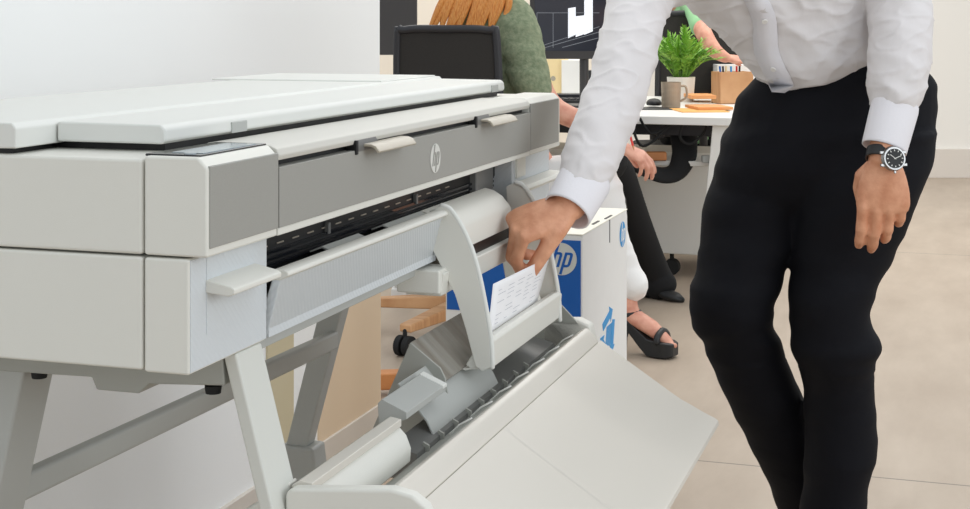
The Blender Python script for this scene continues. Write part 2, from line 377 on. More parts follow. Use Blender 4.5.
for (dz0, dz1, dy) in ((-.016,.016,.010),):
    vs = []
    for p in (p0, p1):
        vs += [bm.verts.new(p+V((0,-dy,dz0))), bm.verts.new(p+V((0,dy,dz0))), bm.verts.new(p+V((0,dy,dz1))), bm.verts.new(p+V((0,-dy,dz1)))]
    for i in range(4): bm.faces.new((vs[i], vs[(i+1) % 4], vs[4+(i+1) % 4], vs[4+i]))
    bm.faces.new(vs[:4][::-1]); bm.faces.new(vs[4:])
frombm('crossbar', bm, 'dgrey', pr, bevel=.006)
prism('stand_rail', 'sgrey', [(.036,.7785),(.034,.745),(.122,.740),(.134,.729),(.185,.729),(.191,.742),(.40,.738),(.40,.7785)], .098, .15, pr, .002)
prism('stand_rail', 'sgrey', [(.03,.7785),(.03,.755),(.40,.755),(.40,.7785)], 1.12, 1.19, pr, .002)
for b in (.052, .262):
    bm = bmesh.new(); bmesh.ops.create_cone(bm, cap_ends=True, segments=20, radius1=.008, radius2=.009, depth=.008, matrix=Matrix.Translation((.108, b, .738))); frombm('screw_cap', bm, 'rubber', pr)
# --- stacker: side caps, trough, roller cover and curved catch tray
CZ = [(-.024,.55),(-.024,.634),(-.030,.6395),(-.140,.650),(-.163,.646),(-.178,.636),(-.186,.62),(-.186,.59),(-.175,.55)]
prism('stacker_cap', 'white', CZ, .119, .137, pr, .005, seg=3)
prism('stacker_cap', 'white', [(-.02,.54),(-.02,.615),(-.036,.620),(-.083,.6226),(-.103,.614),(-.112,.58),(-.108,.54)], 1.105, 1.135, pr, .005, seg=3)
prism('stacker_arm', 'white', [(.04,.60),(-.02,.64),(-.02,.55),(.04,.54)], .138, .16, pr, .004)
prism('rear_ledge', 'trayw', [(-.022,.636),(-.032,.643),(-.046,.641),(-.046,.632),(-.030,.628)], .138, .393, pr, .001)
prism('trough_wall', 'white', [(-.034,.634),(-.040,.634),(-.052,.622),(-.058,.607),(-.057,.590),(-.050,.588),(-.028,.60)], .138, .395, pr, .002)
prism('trough_floor', 'sgrey', sheet([(-.055,.586),(-.085,.594),(-.10,.602)], .003), .20, 1.10, pr, .001)
rc2 = prism('roller_cover', 'trayw', [(-.088,.600),(-.094,.611),(-.102,.615),(-.110,.611),(-.123,.593),(-.120,.588),(-.10,.588)], .213, 1.085, pr, .002)
bm = bmesh.new(); tube(bm, [(.198,-.103,.598),(1.08,-.103,.598)], .0105, 20, round_ends=False); frombm('roller', bm, 'rubber', pr, smooth=False)
# clear-ish ribs along the roller cover
for i in range(7):
    a = .50+i*.085
    bm = bmesh.new(); tube(bm, [(a, -.070, .596), (a+.004, -.082, .608), (a+.006, -.097, .6165)], .0012, 8); frombm('guide_rib', bm, 'lid', pr, smooth=True)
tray = [(-.1235,.5925),(-.148,.575),(-.172,.5595),(-.2415,.515),(-.256,.506),(-.272,.4985),(-.293,.488),(-.3125,.4795),(-.3165,.476),(-.3175,.470)]
tp = prism('catch_tray', 'trayw', sheet(tray, .010), .208, 1.10, pr, .002)
box('tray_joint', 'dgrey', .0,.0001,.0,.0001,.0,.0001, tp, 0) if False else None
bm = bmesh.new()
for i in range(len(tray)-1):
    (y0,z0),(y1,z1) = tray[i], tray[i+1]
    vs = [bm.verts.new(p) for p in ((.560,y0,z0+.0002),(.5612,y0,z0+.0002),(.5612,y1,z1+.0002),(.560,y1,z1+.0002),(.560,y0,z0-.001),(.5612,y0,z0-.001),(.5612,y1,z1-.001),(.560,y1,z1-.001))]
    for f in ((0,1,2,3),(4,7,6,5),(0,4,5,1),(2,6,7,3)): bm.faces.new([vs[k] for k in f])
frombm('panel_seam', bm, 'coverw', tp)
# inner guides seen between ledge and basket
eg = prism('guide_end', 'sgrey', [(.022,.684),(-.021,.653),(-.028,.640),(-.035,.60),(-.03,.56),(.085,.545)], .600, .604, pr, .001)
rb = bmesh.new()
a0, a1 = .604, .86
vs = [rb.verts.new(p) for p in ((a0,.022,.684),(a1,.022,.684),(a1,-.028,.636),(a0,-.028,.636))]; rb.faces.new(vs)
vs2 = [rb.verts.new(p) for p in ((a0,.026,.680),(a1,.026,.680),(a1,-.024,.632),(a0,-.024,.632))]; rb.faces.new(vs2[::-1])
for i in range(4): rb.faces.new((vs[i], vs2[i], vs2[(i+1) % 4], vs[(i+1) % 4]))
frombm('ribbed_guide', rb, 'ribdark', pr)
prism('guide_box', 'dgrey', [(-.008,.652),(-.014,.658),(-.046,.6445),(-.046,.636),(-.010,.62)], .41, .553, pr, .001)
prism('box_end_strip', 'lid', [(-.013,.654),(-.014,.659),(-.047,.6455),(-.047,.641)], .540, .555, pr, .001)
prism('curved_guide', 'dgrey', sheet([(.0,.655),(-.020,.632),(-.040,.610),(-.050,.590),(-.052,.575)], .003), .50, .775, pr, .001)
gp = prism('comb_guide', 'smoke', [(-.02,.60),(-.055,.592),(-.056,.56),(-.02,.56)], .42, 1.06, pr, 0)
for i in range(9):
    a = .45+i*.055; prism('comb_tooth', 'sgrey', [(-.052,.598),(-.060,.594),(-.060,.570),(-.052,.570)], a, a+.004, gp, 0)
prism('trough_side', 'sgrey', [(.0,.56),(.0,.645),(-.055,.645),(-.09,.61),(-.09,.58)], 1.105, 1.110, pr, .001)
prism('trough_back', 'sgrey', sheet([(.0,.638),(-.005,.60),(-.02,.565),(-.05,.56)], .003), .75, 1.105, pr, .001)

# paper being taken from the basket
pa = bmesh.new()
del pa
def flatsheet(name, m, corners, t, parent=None):
    bm = bmesh.new(); cs = [V(c) for c in corners]; n = (cs[1]-cs[0]).cross(cs[3]-cs[0]).normalized()*t
    a = [bm.verts.new(c) for c in cs]; b = [bm.verts.new(c+n) for c in cs]; k = len(cs)
    bm.faces.new(a); bm.faces.new(b[::-1])
    for i in range(k): bm.faces.new((a[i], b[i], b[(i+1) % k], a[(i+1) % k]))
    return frombm(name, bm, m, parent)
pc = [P(487.5,334,2.035), P(537,301,2.285), P(549,257,2.315), P(493,284,2.055)]
pd = thing('paper_document', 'white printed sheet being lifted out of the basket by a hand', 'paper', pc[0])
pcl = [c-pc[0] for c in pc]
def bl(x, y): return (pcl[0]*(1-x)+pcl[1]*x)*(1-y)+(pcl[3]*(1-x)+pcl[2]*x)*y
bm = bmesh.new(); gr = [[bm.verts.new(bl(i/8, j/8)) for j in range(9)] for i in range(9)]
for i in range(8):
    for j in range(8): bm.faces.new((gr[i][j], gr[i+1][j], gr[i+1][j+1], gr[i][j+1]))
so = frombm('sheet', bm, 'paper', pd, smooth=True); sm_ = so.modifiers.new('thickness', 'SOLIDIFY'); sm_.thickness = .0006
bm = bmesh.new(); ex = pcl[1]-pcl[0]; ey = pcl[3]-pcl[0]; nn = ex.cross(ey).normalized()
if nn.y > 0: nn = -nn
for i in range(9):
    for j in range(5):
        if random.random() < .2: continue
        x0 = .1+j*.17; x1 = x0+random.uniform(.05, .14); y0 = .12+i*.085
        if x1 > .95 or y0 > .9: continue
        v1 = [bm.verts.new(bl(a, b)+nn*.0012) for a, b in ((x0,y0),(x1,y0),(x1,y0+.009),(x0,y0+.009))]; bm.faces.new(v1)
frombm('printed_lines', bm, 'ink', pd)

# ================================================================== HANDS AND FIGURES
def hand(bm, wrist, Yd, Dd, side, flex, thumb, size=1.0, wr=.026, spread=.02, wx=1.0):
    """wrist point, Yd along the palm, Dd out of the back of the hand; flex = three bends per finger"""
    Y = V(Yd).normalized(); D = V(Dd); D = (D-Y*D.dot(Y)).normalized(); X = Y.cross(D)*(1 if side == 'L' else -1)
    s = size; w = V(wrist)
    loft(bm, [(w+Y*y*s+D*d*s, X*rx*s*(1 if y < .01 else wx), D*rd*s) for y, rx, rd, d in ((-.008,.024,.019,0),(.0,.026,.0195,0),(.015,.030,.019,0),(.035,.036,.0185,0),(.06,.041,.017,0),(.08,.042,.0145,0),(.092,.040,.012,-.001),(.098,.034,.008,-.002))], 24)
    ln = [(.043,.027,.021),(.047,.030,.022),(.043,.028,.021),(.034,.021,.018)]
    rd = [.0105,.0108,.0102,.0091]
    for i in range(4):
        x = (.0305, .0105, -.0095, -.0285)[i]*wx; base = w+(X*x+Y*(.086, .092, .088, .078)[i]+D*.002)*s
        a = math.radians((1.5-i)*spread*100); d = (Y*math.cos(a)+X*math.sin(a)); ang = 0
        pts = [base-d*.03*s, base]; rr = [rd[i]*.9*s, rd[i]*1.1*s]; rw = (1+wx)/2; p = base
        for k in range(3):
            ang += R(flex[i][k]); dd = d*math.cos(ang)-D*math.sin(ang)
            pts += [p+dd*ln[i][k]*.5*s, p+dd*ln[i][k]*s]; p = p+dd*ln[i][k]*s
            rr += [rd[i]*(.93, .88, .84)[k]*s*rw, rd[i]*(1.0, .92, .68)[k]*s*rw]
        tube(bm, pts, rr, 12, ref=X)
    tp = [w+(X*a+Y*b+D*c)*s for a, b, c in thumb]
    tube(bm, tp, [x*s for x in (.017,.0165,.0125,.0118,.0112,.0082)[:len(tp)]], 14)
    return tp[-1], X, Y, D
def head(bm, c, f, up, s=1.0):
    """c = centre of head, f = facing, up"""
    f = V(f).normalized(); up = V(up); up = (up-f*up.dot(f)).normalized(); r = f.cross(up)
    rows = [(-.125,.02,.035,.035),(-.115,.035,.045,.03),(-.095,.046,.05,.022),(-.07,.056,.062,.01),(-.04,.066,.078,.004),(-.005,.072,.088,0),(.03,.075,.094,-.003),(.065,.071,.090,-.006),(.09,.058,.074,-.008),(.108,.036,.046,-.008),(.115,.012,.016,-.008)]
    loft(bm, [(c+up*h*s+f*o*s, r*w*s, f*d*s) for h, w, d, o in rows], 24)
    tube(bm, [c+up*.01*s+f*.084*s, c-up*.02*s+f*.096*s, c-up*.038*s+f*.104*s], [.006*s,.009*s,.012*s], 10)
    for k in (-1, 1):
        ball(bm, c+r*k*.074*s-up*.012*s-f*.005*s, .008*s, .018*s, .030*s, 12, Matrix((r, f, up)).transposed())
    tube(bm, [c-up*.066*s+f*.062*s-r*.018*s, c-up*.066*s+f*.074*s, c-up*.066*s+f*.062*s+r*.018*s], .007*s, 8)
    return r, f, up
def face_parts(o, c, r, f, up, s=1.0):
    for k in (-1, 1):
        bm = bmesh.new(); ball(bm, c+r*k*.031*s+f*.082*s+up*.006*s, .011*s, .009*s, .009*s, 12); frombm('eye', bm, 'eye', o, smooth=True)
    bm = bmesh.new(); tube(bm, [c-up*.066*s+f*.069*s-r*.02*s, c-up*.068*s+f*.081*s, c-up*.066*s+f*.069*s+r*.02*s], [.003*s,.006*s,.003*s], 8); frombm('lips', bm, 'lips', o, smooth=True)
def wr_fun(amp, sx, sy, sz, seed=0, pw=1):
    def fn(p):
        n = noise.noise(V((p.x*sx+seed, p.y*sy, p.z*sz))); m = noise.noise(V((p.x*sx*2.3, p.y*sy*2.3+seed, p.z*sz*2.3)))
        return amp*((1-abs(n)*2.2)+.4*m)
    return fn

# ---------------------------------------------------------------- standing man
man = thing('person', 'man in white shirt and dark trousers bending to take paper from the large printer', 'person', (.72, 2.85, 0))
O = man.location.copy()
def L(u, v, Y): return P(u, v, Y)-O
def rows(bm, data, n=32, tilt=0):
    """data: v, uL, uR, Y, depth radius -> level rings"""
    rg = []
    for v, a, b, Y, dr in data:
        p0, p1 = L(a, v, Y), L(b, v, Y); rg.append(((p0+p1)/2, (p1-p0)/2, V((0, dr, 0))))
    loft(bm, rg, n)
def fine(data, k=3):
    cols = list(zip(*data)); return list(zip(*[interp(c, k) for c in cols]))
far_leg = [(130,727,835,2.87,.125),(150,722,830,2.88,.122),(172,716,822,2.88,.115),(205,708,806,2.87,.098),(240,700,799,2.86,.092),(272,695,782,2.85,.088),(303,688,771,2.84,.085),(326,693,773,2.85,.083),(345,702,781,2.87,.08),(392,725,803,2.92,.078),(450,752,826,2.98,.078),(509,779,850,3.04,.078),(545,796,870,3.07,.08),(556,800,876,3.08,.08)]
near_leg = [(130,812,934,2.83,.125),(150,806,931,2.82,.12),(180,797,922,2.80,.114),(205,794,910,2.80,.11),(249,793,893,2.80,.10),(298,792,872,2.78,.092),(330,792,874,2.78,.088),(347,793,877,2.78,.087),(358,795,870,2.79,.085),(390,803,873,2.81,.08),(430,804,874,2.82,.08),(458,804,872,2.82,.08),(509,802,865,2.83,.08),(560,802,864,2.84,.082),(582,800,866,2.84,.084)]
hips = [(58,788,905,2.875,.112),(70,772,926,2.86,.12),(84,752,934,2.86,.125),(97,737,936,2.86,.13),(112,733,936,2.86,.135),(140,725,930,2.86,.14),(165,718,922,2.85,.13),(182,716,914,2.85,.115),(200,724,900,2.85,.09),(214,745,875,2.85,.05)]
# body: one continuous skin under the clothes
bm = bmesh.new()
def shrink(d, k): return [(v, (a+b)/2-(b-a)/2*k, (a+b)/2+(b-a)/2*k, Y, r*k) for v, a, b, Y, r in d]
rows(bm, fine(shrink(far_leg, .72)[:-3])); rows(bm, fine(shrink(near_leg, .72)[:-3])); rows(bm, fine(shrink(hips, .85)))
rows(bm, [(v, a, b, Y, r) for v, a, b, Y, r in ((130,750,915,2.86,.10),(70,775,900,2.86,.08),(20,745,865,2.84,.08),(-30,710,870,2.80,.08),(-70,710,880,2.76,.09),(-95,730,860,2.73,.06))])
nk, hd = L(770,-95,2.72), L(742,-178,2.60)
tube(bm, [nk-V((0,0,.03)), nk+(hd-nk)*.35, nk+(hd-nk)*.75], [.062,.056,.056], 20)
hf = V((-.72,-.42,-.55)); hr, hff, hup = head(bm, hd, hf, (-.35,-.2,.9), 1.0)
# arms
R_sh, R_el, R_wr = L(700,-58,2.66), L(620,62,2.46), L(570,206,2.27)
tube(bm, smoothpath([L(715,-52,2.72), L(668,-30,2.62), L(641,0,2.56), L(613,100,2.41), L(590,160,2.33), R_wr], 4), interp([.06,.05,.040,.035,.028,.026], 4), 20)
L_sh, L_el, L_wr = L(890,-62,2.78), L(900,30,2.66), L(884,160,2.57)
tube(bm, smoothpath([L(878,-58,2.78), L(894,-20,2.73), L(900,45,2.66), L(894,100,2.61), L_wr], 4), interp([.06,.048,.040,.032,.028], 4), 20)
hand(bm, R_wr, (-.93,-.12,-.36), (-.36,-.50,.76), 'R', [(58,38,22),(66,42,26),(74,46,30),(80,50,30)],
     [(.012,.012,-.004),(.030,.038,-.012),(.038,.062,-.030),(.037,.080,-.048),(.033,.094,-.064),(.028,.104,-.076)], 1.02)
lt, lX, lY, lD = hand(bm, L_wr, (-.01,.05,-1), (-.12,-1,-.05), 'L', [(10,22,14),(13,25,15),(18,29,16),(24,35,18)],
     [(.016,.014,-.006),(.034,.036,-.022),(.038,.058,-.034),(.032,.080,-.042),(.026,.098,-.048),(.022,.108,-.052)], .97, spread=.006, wx=1.17)
# shoes and ankles
ank = [(L(838,575,3.09), V((-.5,-.85,0))), (L(835,590,2.85), V((-.35,-.93,0)))]
for a, d in ank: tube(bm, [V((a.x, a.y, .09)), V((a.x, a.y, .05)), V((a.x, a.y, .035))+d*.10], [.030,.028,.020], 14)
skin = fuse('body', bm, 'skin', man, .0026, 5)
face_parts(skin, hd, hr, hff, hup)
bm = bmesh.new(); ball(bm, hd+hup*.035-hff*.015, .086, .086, .086, 20); 
tube(bm, [hd+hup*.03-hff*.05, hd-hup*.05-hff*.055], [.07,.05], 16); fuse('hair', bm, 'darkhair', skin, .006, 4)
for a, d in ank:
    bm = bmesh.new(); g = V((a.x, a.y, 0)); 
    loft(bm, [(g+d*x+V((0,0,h*.5)), V((-d.y, d.x, 0))*w_, V((0,0,h*.5))) for x, w_, h in ((-.085,.02,.05),(-.075,.034,.075),(-.03,.040,.10),(.03,.042,.095),(.08,.046,.07),(.13,.047,.05),(.17,.036,.042),(.19,.015,.03))], 20)
    frombm('shoe', bm, 'leather', man, smooth=True)
# trousers
bm = bmesh.new(); rows(bm, fine(far_leg)); rows(bm, fine(near_leg)); rows(bm, fine(hips))
fw = wr_fun(.0028, 5, 5, 16, 3); base_w = fw
def tw(p):
    k = 1 if p.z > .45 else .6
    d = noise.noise(V((p.x*9+p.z*14, p.y*5, p.z*20-p.x*10))); e = noise.noise(V((p.x*4+p.z*7+3, p.y*4, p.z*9-p.x*6))); return (.0045*d+.009*e+fw(p))*k
tr = fuse('trousers', bm, 'trousers', man, .006, 8, tw)
# shirt: torso and sleeves in one
bm = bmesh.new()
def ell(c, u, v): return (V(c), V(u), V(v))
tor = []
for v, ua, ub, Y, dr, sk in ((94,800,850,2.86,.10,0),(86,776,880,2.875,.15,10),(70,756,915,2.865,.16,12),(50,738,915,2.85,.15,10),(28,716,905,2.82,.135,6),(8,690,900,2.80,.135,2),(-20,672,905,2.78,.135,0),(-50,668,912,2.75,.13,0),(-75,690,900,2.73,.10,0),(-92,735,850,2.72,.07,0),(-100,750,810,2.71,.058,0)):
    p0, p1 = L(ua, v-2+sk, Y-.02), L(ub, v-sk*1.2, Y+.04); tor.append(((p0+p1)/2, (p1-p0)/2, V((.03, dr, -.01))))
loft(bm, tor, 36)
RA = [L(715,-52,2.72), L(668,-30,2.62), L(641,0,2.56), L(628,50,2.48), L(613,100,2.41), L(600,131,2.37), L(590,160,2.33), L(583,182,2.30)]
tube(bm, smoothpath(RA, 4), interp([.084,.070,.054,.052,.0495,.048,.043,.038], 4), 28)
LA = [L(878,-58,2.78), L(894,-20,2.73), L(900,10,2.70), L(900,45,2.66), L(897,80,2.63), L(894,100,2.61)]
tube(bm, smoothpath(LA, 4), interp([.085,.066,.0575,.0560,.053,.043], 4), 28)
def sw(p):
    a = noise.noise(V((p.x*7+2, p.y*7, p.z*13+p.x*9))); b = noise.noise(V((p.x*17-p.z*12, p.y*14+5, p.z*22+p.x*12))); c = noise.noise(V((p.x*40, p.y*40, p.z*70)))
    e = noise.noise(V((p.x*11+p.z*16+9, p.y*12, p.z*30-p.x*16)))
    return .0022*(1-3*abs(a))+.0022*(1-3*abs(b))+.0022*max(0, 1-7*abs(e))+.0005*c-.001
sh = fuse('shirt', bm, 'shirt', man, .0042, 5, sw)
def cuff(p0, p1, r0, r1, ref, flat, parent):
    bm = bmesh.new(); d = (p1-p0).normalized(); u = V(ref); u = (u-d*u.dot(d)).normalized(); v = d.cross(u); n = 32
    prev = None
    for q, r in ((p0, r0*.9), (p0, r0), (p0+(p1-p0)*.1, r0*1.03), (p1-(p1-p0)*.05, r1*1.01), (p1, r1), (p1, r1*.93), (p0, r0*.88)):
        rg = ring(bm, q, u*r*flat, v*r, n)
        if prev:
            for i in range(n): bm.faces.new((prev[i], prev[(i+1) % n], rg[(i+1) % n], rg[i]))
        else: first = rg
        prev = rg
    return frombm('cuff', bm, 'cuff', parent, smooth=True)
cuff(L(587,177,2.315), L(567,212,2.265), .0415, .0395, (0,1,0), .85, sh)
cuff(L(896,103,2.61), L(884,149,2.58), .0415, .0400, (0,1,0), .85, sh)
# placket with buttons down the front of the shirt
def on_shirt(u, v, off):
    o_ = V((0,0,HC))-O; d = (L(u, v, 2.8)-o_).normalized(); ok, loc, nrm, _ = sh.ray_cast(o_, d)
    return (loc+nrm*off, nrm) if ok else (L(u, v, 2.7), V((0,-1,0)))
bm = bmesh.new(); prev = None
for v in range(-60, 100, 8):
    uc = 740+ (v+60)*.27+ 3*math.sin(v*.09); w_ = 12
    cur = [on_shirt(uc-w_, v, .0015)[0], on_shirt(uc-w_, v, .004)[0], on_shirt(uc+w_, v, .004)[0], on_shirt(uc+w_, v, .0015)[0]]
    cur = [bm.verts.new(c) for c in cur]
    if prev:
        for i in range(3): bm.faces.new((prev[i], prev[i+1], cur[i+1], cur[i]))
    prev = cur
plk = frombm('placket', bm, 'cuff', sh, smooth=True)
for v in (-30, 20, 68):
    p, nr = on_shirt(740+(v+60)*.27+3*math.sin(v*.09), v, .005); bm = bmesh.new()
    bmesh.ops.create_cone(bm, cap_ends=True, segments=16, radius1=.0055, radius2=.005, depth=.002, matrix=Matrix.Translation(p) @ nr.to_track_quat('Z', 'Y').to_matrix().to_4x4()); frombm('button', bm, 'button', plk)
tube_b = bmesh.new(); cn = nk+(hd-nk)*.12
tube(tube_b, [cn-V((0,0,.025)), cn+(hd-nk)*.25], [.072,.066], 24, round_ends=False); frombm('collar', tube_b, 'cuff', sh, smooth=True)
# wrist watch
wt = thing('wristwatch', 'round steel watch with black dial and black leather strap on left wrist', 'watch', P(884,157,2.57))
wo = wt.location.copy(); ax = (P(884,165,2.57)-P(888,145,2.59)).normalized()
bm = bmesh.new(); u = V((0,1,0)); u = (u-ax*u.dot(ax)).normalized(); vv = ax.cross(u); n = 36; prev = None; fr = None
for z_, r_ in ((-.010,.0285),(-.010,.0325),(.010,.0325),(.010,.0285)):
    rg = ring(bm, ax*z_, u*r_*.82, vv*r_, n)
    if prev:
        for i in range(n): bm.faces.new((prev[i], prev[(i+1) % n], rg[(i+1) % n], rg[i]))
    else: fr = rg
    prev = rg
for i in range(n): bm.faces.new((prev[i], prev[(i+1) % n], fr[(i+1) % n], fr[i]))
frombm('strap', bm, 'leather', wt, smooth=False, bevel=.001)
nd = V((.20,-.96,.16)).normalized(); dm = Matrix.Translation(V((.009,-.0295,.0))) @ nd.to_track_quat('Z', 'Y').to_matrix().to_4x4()
bm = bmesh.new(); bmesh.ops.create_cone(bm, cap_ends=True, segments=40, radius1=.0225, radius2=.0205, depth=.008, matrix=dm)
for sx, sy in ((-1,1),(1,1),(-1,-1),(1,-1)): bx(bm, sx*.021-.004, sx*.021+.004, sy*.011-.0025, sy*.011+.0025, -.004, .0, dm)
bx(bm, -.002, .002, -.026, -.021, -.001, .002, dm)
wc = frombm('case', bm, 'steel', wt, bevel=.0008)
bm = bmesh.new(); bmesh.ops.create_cone(bm, cap_ends=True, segments=36, radius1=.0172, radius2=.0172, depth=.001, matrix=dm @ Matrix.Translation((0,0,.0042))); dl = frombm('dial', bm, 'dial', wt)
bm = bmesh.new()
for i in range(12): bx(bm, -.0008, .0008, .0125, .0155, .0046, .0052, dm @ Matrix.Rotation(i*math.pi/6, 4, 'Z'))
bx(bm, -.0006, .0006, -.002, .011, .005, .0056, dm @ Matrix.Rotation(.9, 4, 'Z')); bx(bm, -.0006, .0006, -.002, .013, .005, .0056, dm @ Matrix.Rotation(-1.2, 4, 'Z'))
frombm('hands_and_markers', bm, 'silver', dl)
# ================================================================== CARTON
bxp = P(582.5, 235.6, 3.3); zt = bxp.z
cb = thing('cardboard_box', 'tall white and blue cardboard carton standing on the floor behind the printer basket', 'box', (bxp.x, bxp.y, 0), ROT)
LX = .47; LYW = .33     # along the printer direction / across
prism('carton_body', 'carton', [(0,0),(LYW,0),(LYW,zt),(0,zt)], 0, LX, cb, .003)
# front face is the local -x side: blue prints with white margin
def fx(name, m, y0, y1, z0, z1, parent=cb, off=.0012): return box(name, m, -off, .001, y0, y1, z0, z1, parent, 0)
bl = fx('blue_print', 'blue', .004, LYW-.004, HC-298*3.3/FPX, zt-.012)
fx('blue_print', 'blue', .004, LYW-.004, .06, HC-345*3.3/FPX)
round_mark(bl, plane_mx((-.0014, .050, HC-(260-20)*3.3/FPX), (0,-1,0), (0,0,1)), .037, 'silver', 'blue')
# marks on the long white side (local y = 0)
round_mark(cb, plane_mx((.415,-.0006,zt-.055), (1,0,0), (0,0,1)), .032, 'cyan', 'carton')
bm = bmesh.new()
def q(pts): prof(bm, [(p, r) for p, r in pts], -.0012, .0004, 'y')
sx, sz = .255, .355
for k in range(3):
    a = k*2.094+.3; ca, sa = math.cos(a), math.sin(a)
    sh_ = [(-.035,.030),(.028,.030),(.028,.018),(.052,.040),(.028,.062),(.028,.050),(-.035,.050)]
    q([(sx+(x*ca-y*sa)*1.25, sz+(x*sa+y*ca)*.95) for x, y in sh_])
ry = frombm('recycling_arrows', bm, 'cyan', cb); ry['label'] = 'blue arrows mark around stripes'
bm = bmesh.new()
for i in range(5): q([(sx-.03+i*.012, sz-.03), (sx-.025+i*.012, sz-.03), (sx-.010+i*.012, sz+.02), (sx-.015+i*.012, sz+.02)])
frombm('stripes', bm, 'cyan', cb)
# folded top flaps with slots
tf = box('top_flap', 'cartontop', -.001, LX+.001, -.001, LYW+.001, zt, zt+.003, cb, .001)
bm = bmesh.new()
bx(bm, .12, .20, .03, .034, zt+.003, zt+.0045); bx(bm, .16, .22, .012, .018, zt+.003, zt+.0045); bx(bm, .26, .33, .006, .011, zt+.003, zt+.0045)
frombm('hand_slot', bm, 'slot', tf)
box('corner_slit', 'slot', .27, .272, -.0015, .002, zt-.055, zt+.002, cb, 0)

# ================================================================== OFFICE CHAIR OF THE RED-HAIRED WOMAN
ch = thing('office_chair', 'black mesh office chair with wooden star base holding the red-haired woman', 'chair', (-.045, 5.2, 0), R(-20))
def backrest(parent, w_, z0, z1, y, m_frame='chairframe'):
    bm = bmesh.new(); k = 14
    for i in range(k):
        x0 = -w_/2+w_*i/k; x1 = x0+w_/k
        f = lambda x: y+.35*(x*x)
        vs = [bm.verts.new(p) for p in ((x0,f(x0),z0),(x1,f(x1),z0),(x1,f(x1)-.03,z1),(x0,f(x0)-.03,z1),(x0,f(x0)+.01,z0),(x1,f(x1)+.01,z0),(x1,f(x1)-.02,z1),(x0,f(x0)-.02,z1))]
        for fc in ((0,1,2,3),(4,7,6,5),(0,4,5,1),(2,6,7,3)): bm.faces.new([vs[j] for j in fc])
    frombm('backrest', bm, 'mesh', parent, smooth=False)
    f = lambda x: y+.35*(x*x)
    pth = [(-w_/2+.03,f(w_/2),z0-.01),(-w_/2-.005,f(w_/2),z0+.03),(-w_/2,f(w_/2)-.025,z1-.04),(-w_/2+.03,f(w_/2-.03)-.028,z1),(0,f(0)-.03,z1+.004),(w_/2-.03,f(w_/2-.03)-.028,z1),(w_/2,f(w_/2)-.025,z1-.04),(w_/2+.005,f(w_/2),z0+.03),(w_/2-.03,f(w_/2),z0-.01),(-w_/2+.03,f(w_/2),z0-.01)]
    bm = bmesh.new(); tube(bm, smoothpath(pth, 5), .014, 10); frombm('back_frame', bm, m_frame, parent, smooth=True)
def chair_body(ch, w_, z1, wood=True, backy=-.24, base=True, r=.33):
    backrest(ch, w_, .56, z1, backy)
    bm = bmesh.new(); bx(bm, -.24, .24, -.22, .24, .42, .48); frombm('seat', bm, 'mesh', ch, bevel=.03, seg=3)
    bm = bmesh.new(); tube(bm, [(0,-.02,.40),(0,-.22,.42),(0,backy-.03,.50),(0,backy-.015,.70)], .02, 10); frombm('back_support', bm, 'chairframe', ch, smooth=True)
    bm = bmesh.new(); tube(bm, [(0,0,.10),(0,0,.42)], [.03,.022], 16, round_ends=False); frombm('gas_column', bm, 'chairframe', ch)
    for k in range(5):
        a = k*2*math.pi/5+CH_A; d = V((math.cos(a), math.sin(a), 0)); n_ = V((-d.y, d.x, 0))
        bm = bmesh.new(); vs = []
        for t, hw, z0, z1_ in ((.0,.035,.085,.14),(.5,.030,.082,.125),(1.0,.024,.078,.105)):
            vs.append([bm.verts.new(d*r*t+n_*s_*hw+V((0,0,z))) for s_, z in ((-1,z0),(1,z0),(1,z1_),(-1,z1_))])
        bm.faces.new(vs[0][::-1]); bm.faces.new(vs[-1])
        for A, B in zip(vs, vs[1:]):
            for i in range(4): bm.faces.new((A[i], A[(i+1) % 4], B[(i+1) % 4], B[i]))
        lg = frombm('base_arm', bm, 'wood' if wood else 'chairframe', ch, bevel=.006)
        c = d*r*1.0+V((0,0,.034)); bm = bmesh.new()
        for s_ in (-.016,.016): bmesh.ops.create_cone(bm, cap_ends=True, segments=24, radius1=.034, radius2=.034, depth=.022, matrix=Matrix.Translation(c+n_*s_) @ n_.to_track_quat('Z', 'Y').to_matrix().to_4x4())
        tube(bm, [c, c+V((0,0,.05))], .008, 8); frombm('castor', bm, 'rubber', ch, bevel=.004)
CH_A = math.atan2(-.37,-.23)+R(20)
chair_body(ch, .365, 1.085, r=.42)

# red-haired woman
wo_ = thing('person', 'red-haired woman in green jumper and white trousers, seated with a red pencil hand resting', 'person', (.05, 5.18, 0)); O = wo_.location.copy()
bm = bmesh.new(); hip = L(505,185,5.183)
sL, sR = L(462,18,5.172), L(512,20,5.123)
tube(bm, smoothpath([hip+V((0,0,.02)), L(500,110,5.197), L(492,45,5.197), L(480,5,5.197)], 4), interp([.13,.115,.12,.06], 4), 24)
kn, an = L(597,178,4.932), L(629,311,4.90); kn2, an2 = L(575,200,5.063), L(560,320,5.033)
tube(bm, smoothpath([hip+V((.05,-.03,0)), (hip+kn)/2, kn, (kn+an)/2, an], 4), interp([.08,.07,.055,.047,.034], 4), 20)
tube(bm, smoothpath([hip+V((-.05,0,0)), (hip+kn2)/2, kn2, (kn2+an2)/2, an2], 4), interp([.08,.07,.055,.047,.034], 4), 20)
el, wr_ = L(550,104,5.003), L(620,146,4.889)
tube(bm, smoothpath([L(515,22,5.148), L(530,60,5.063), el, (el+wr_)/2+V((0,0,.004)), wr_], 4), interp([.05,.045,.040,.034,.024], 4), 18)
hand(bm, wr_, (.86,-.1,-.45), (.40,-.45,.8), 'R', [(22,20,14),(30,24,16),(36,28,18),(42,30,20)], [(.012,.012,-.004),(.03,.03,-.02),(.035,.05,-.036),(.03,.07,-.045),(.02,.085,-.05),(.014,.092,-.05)], .93)
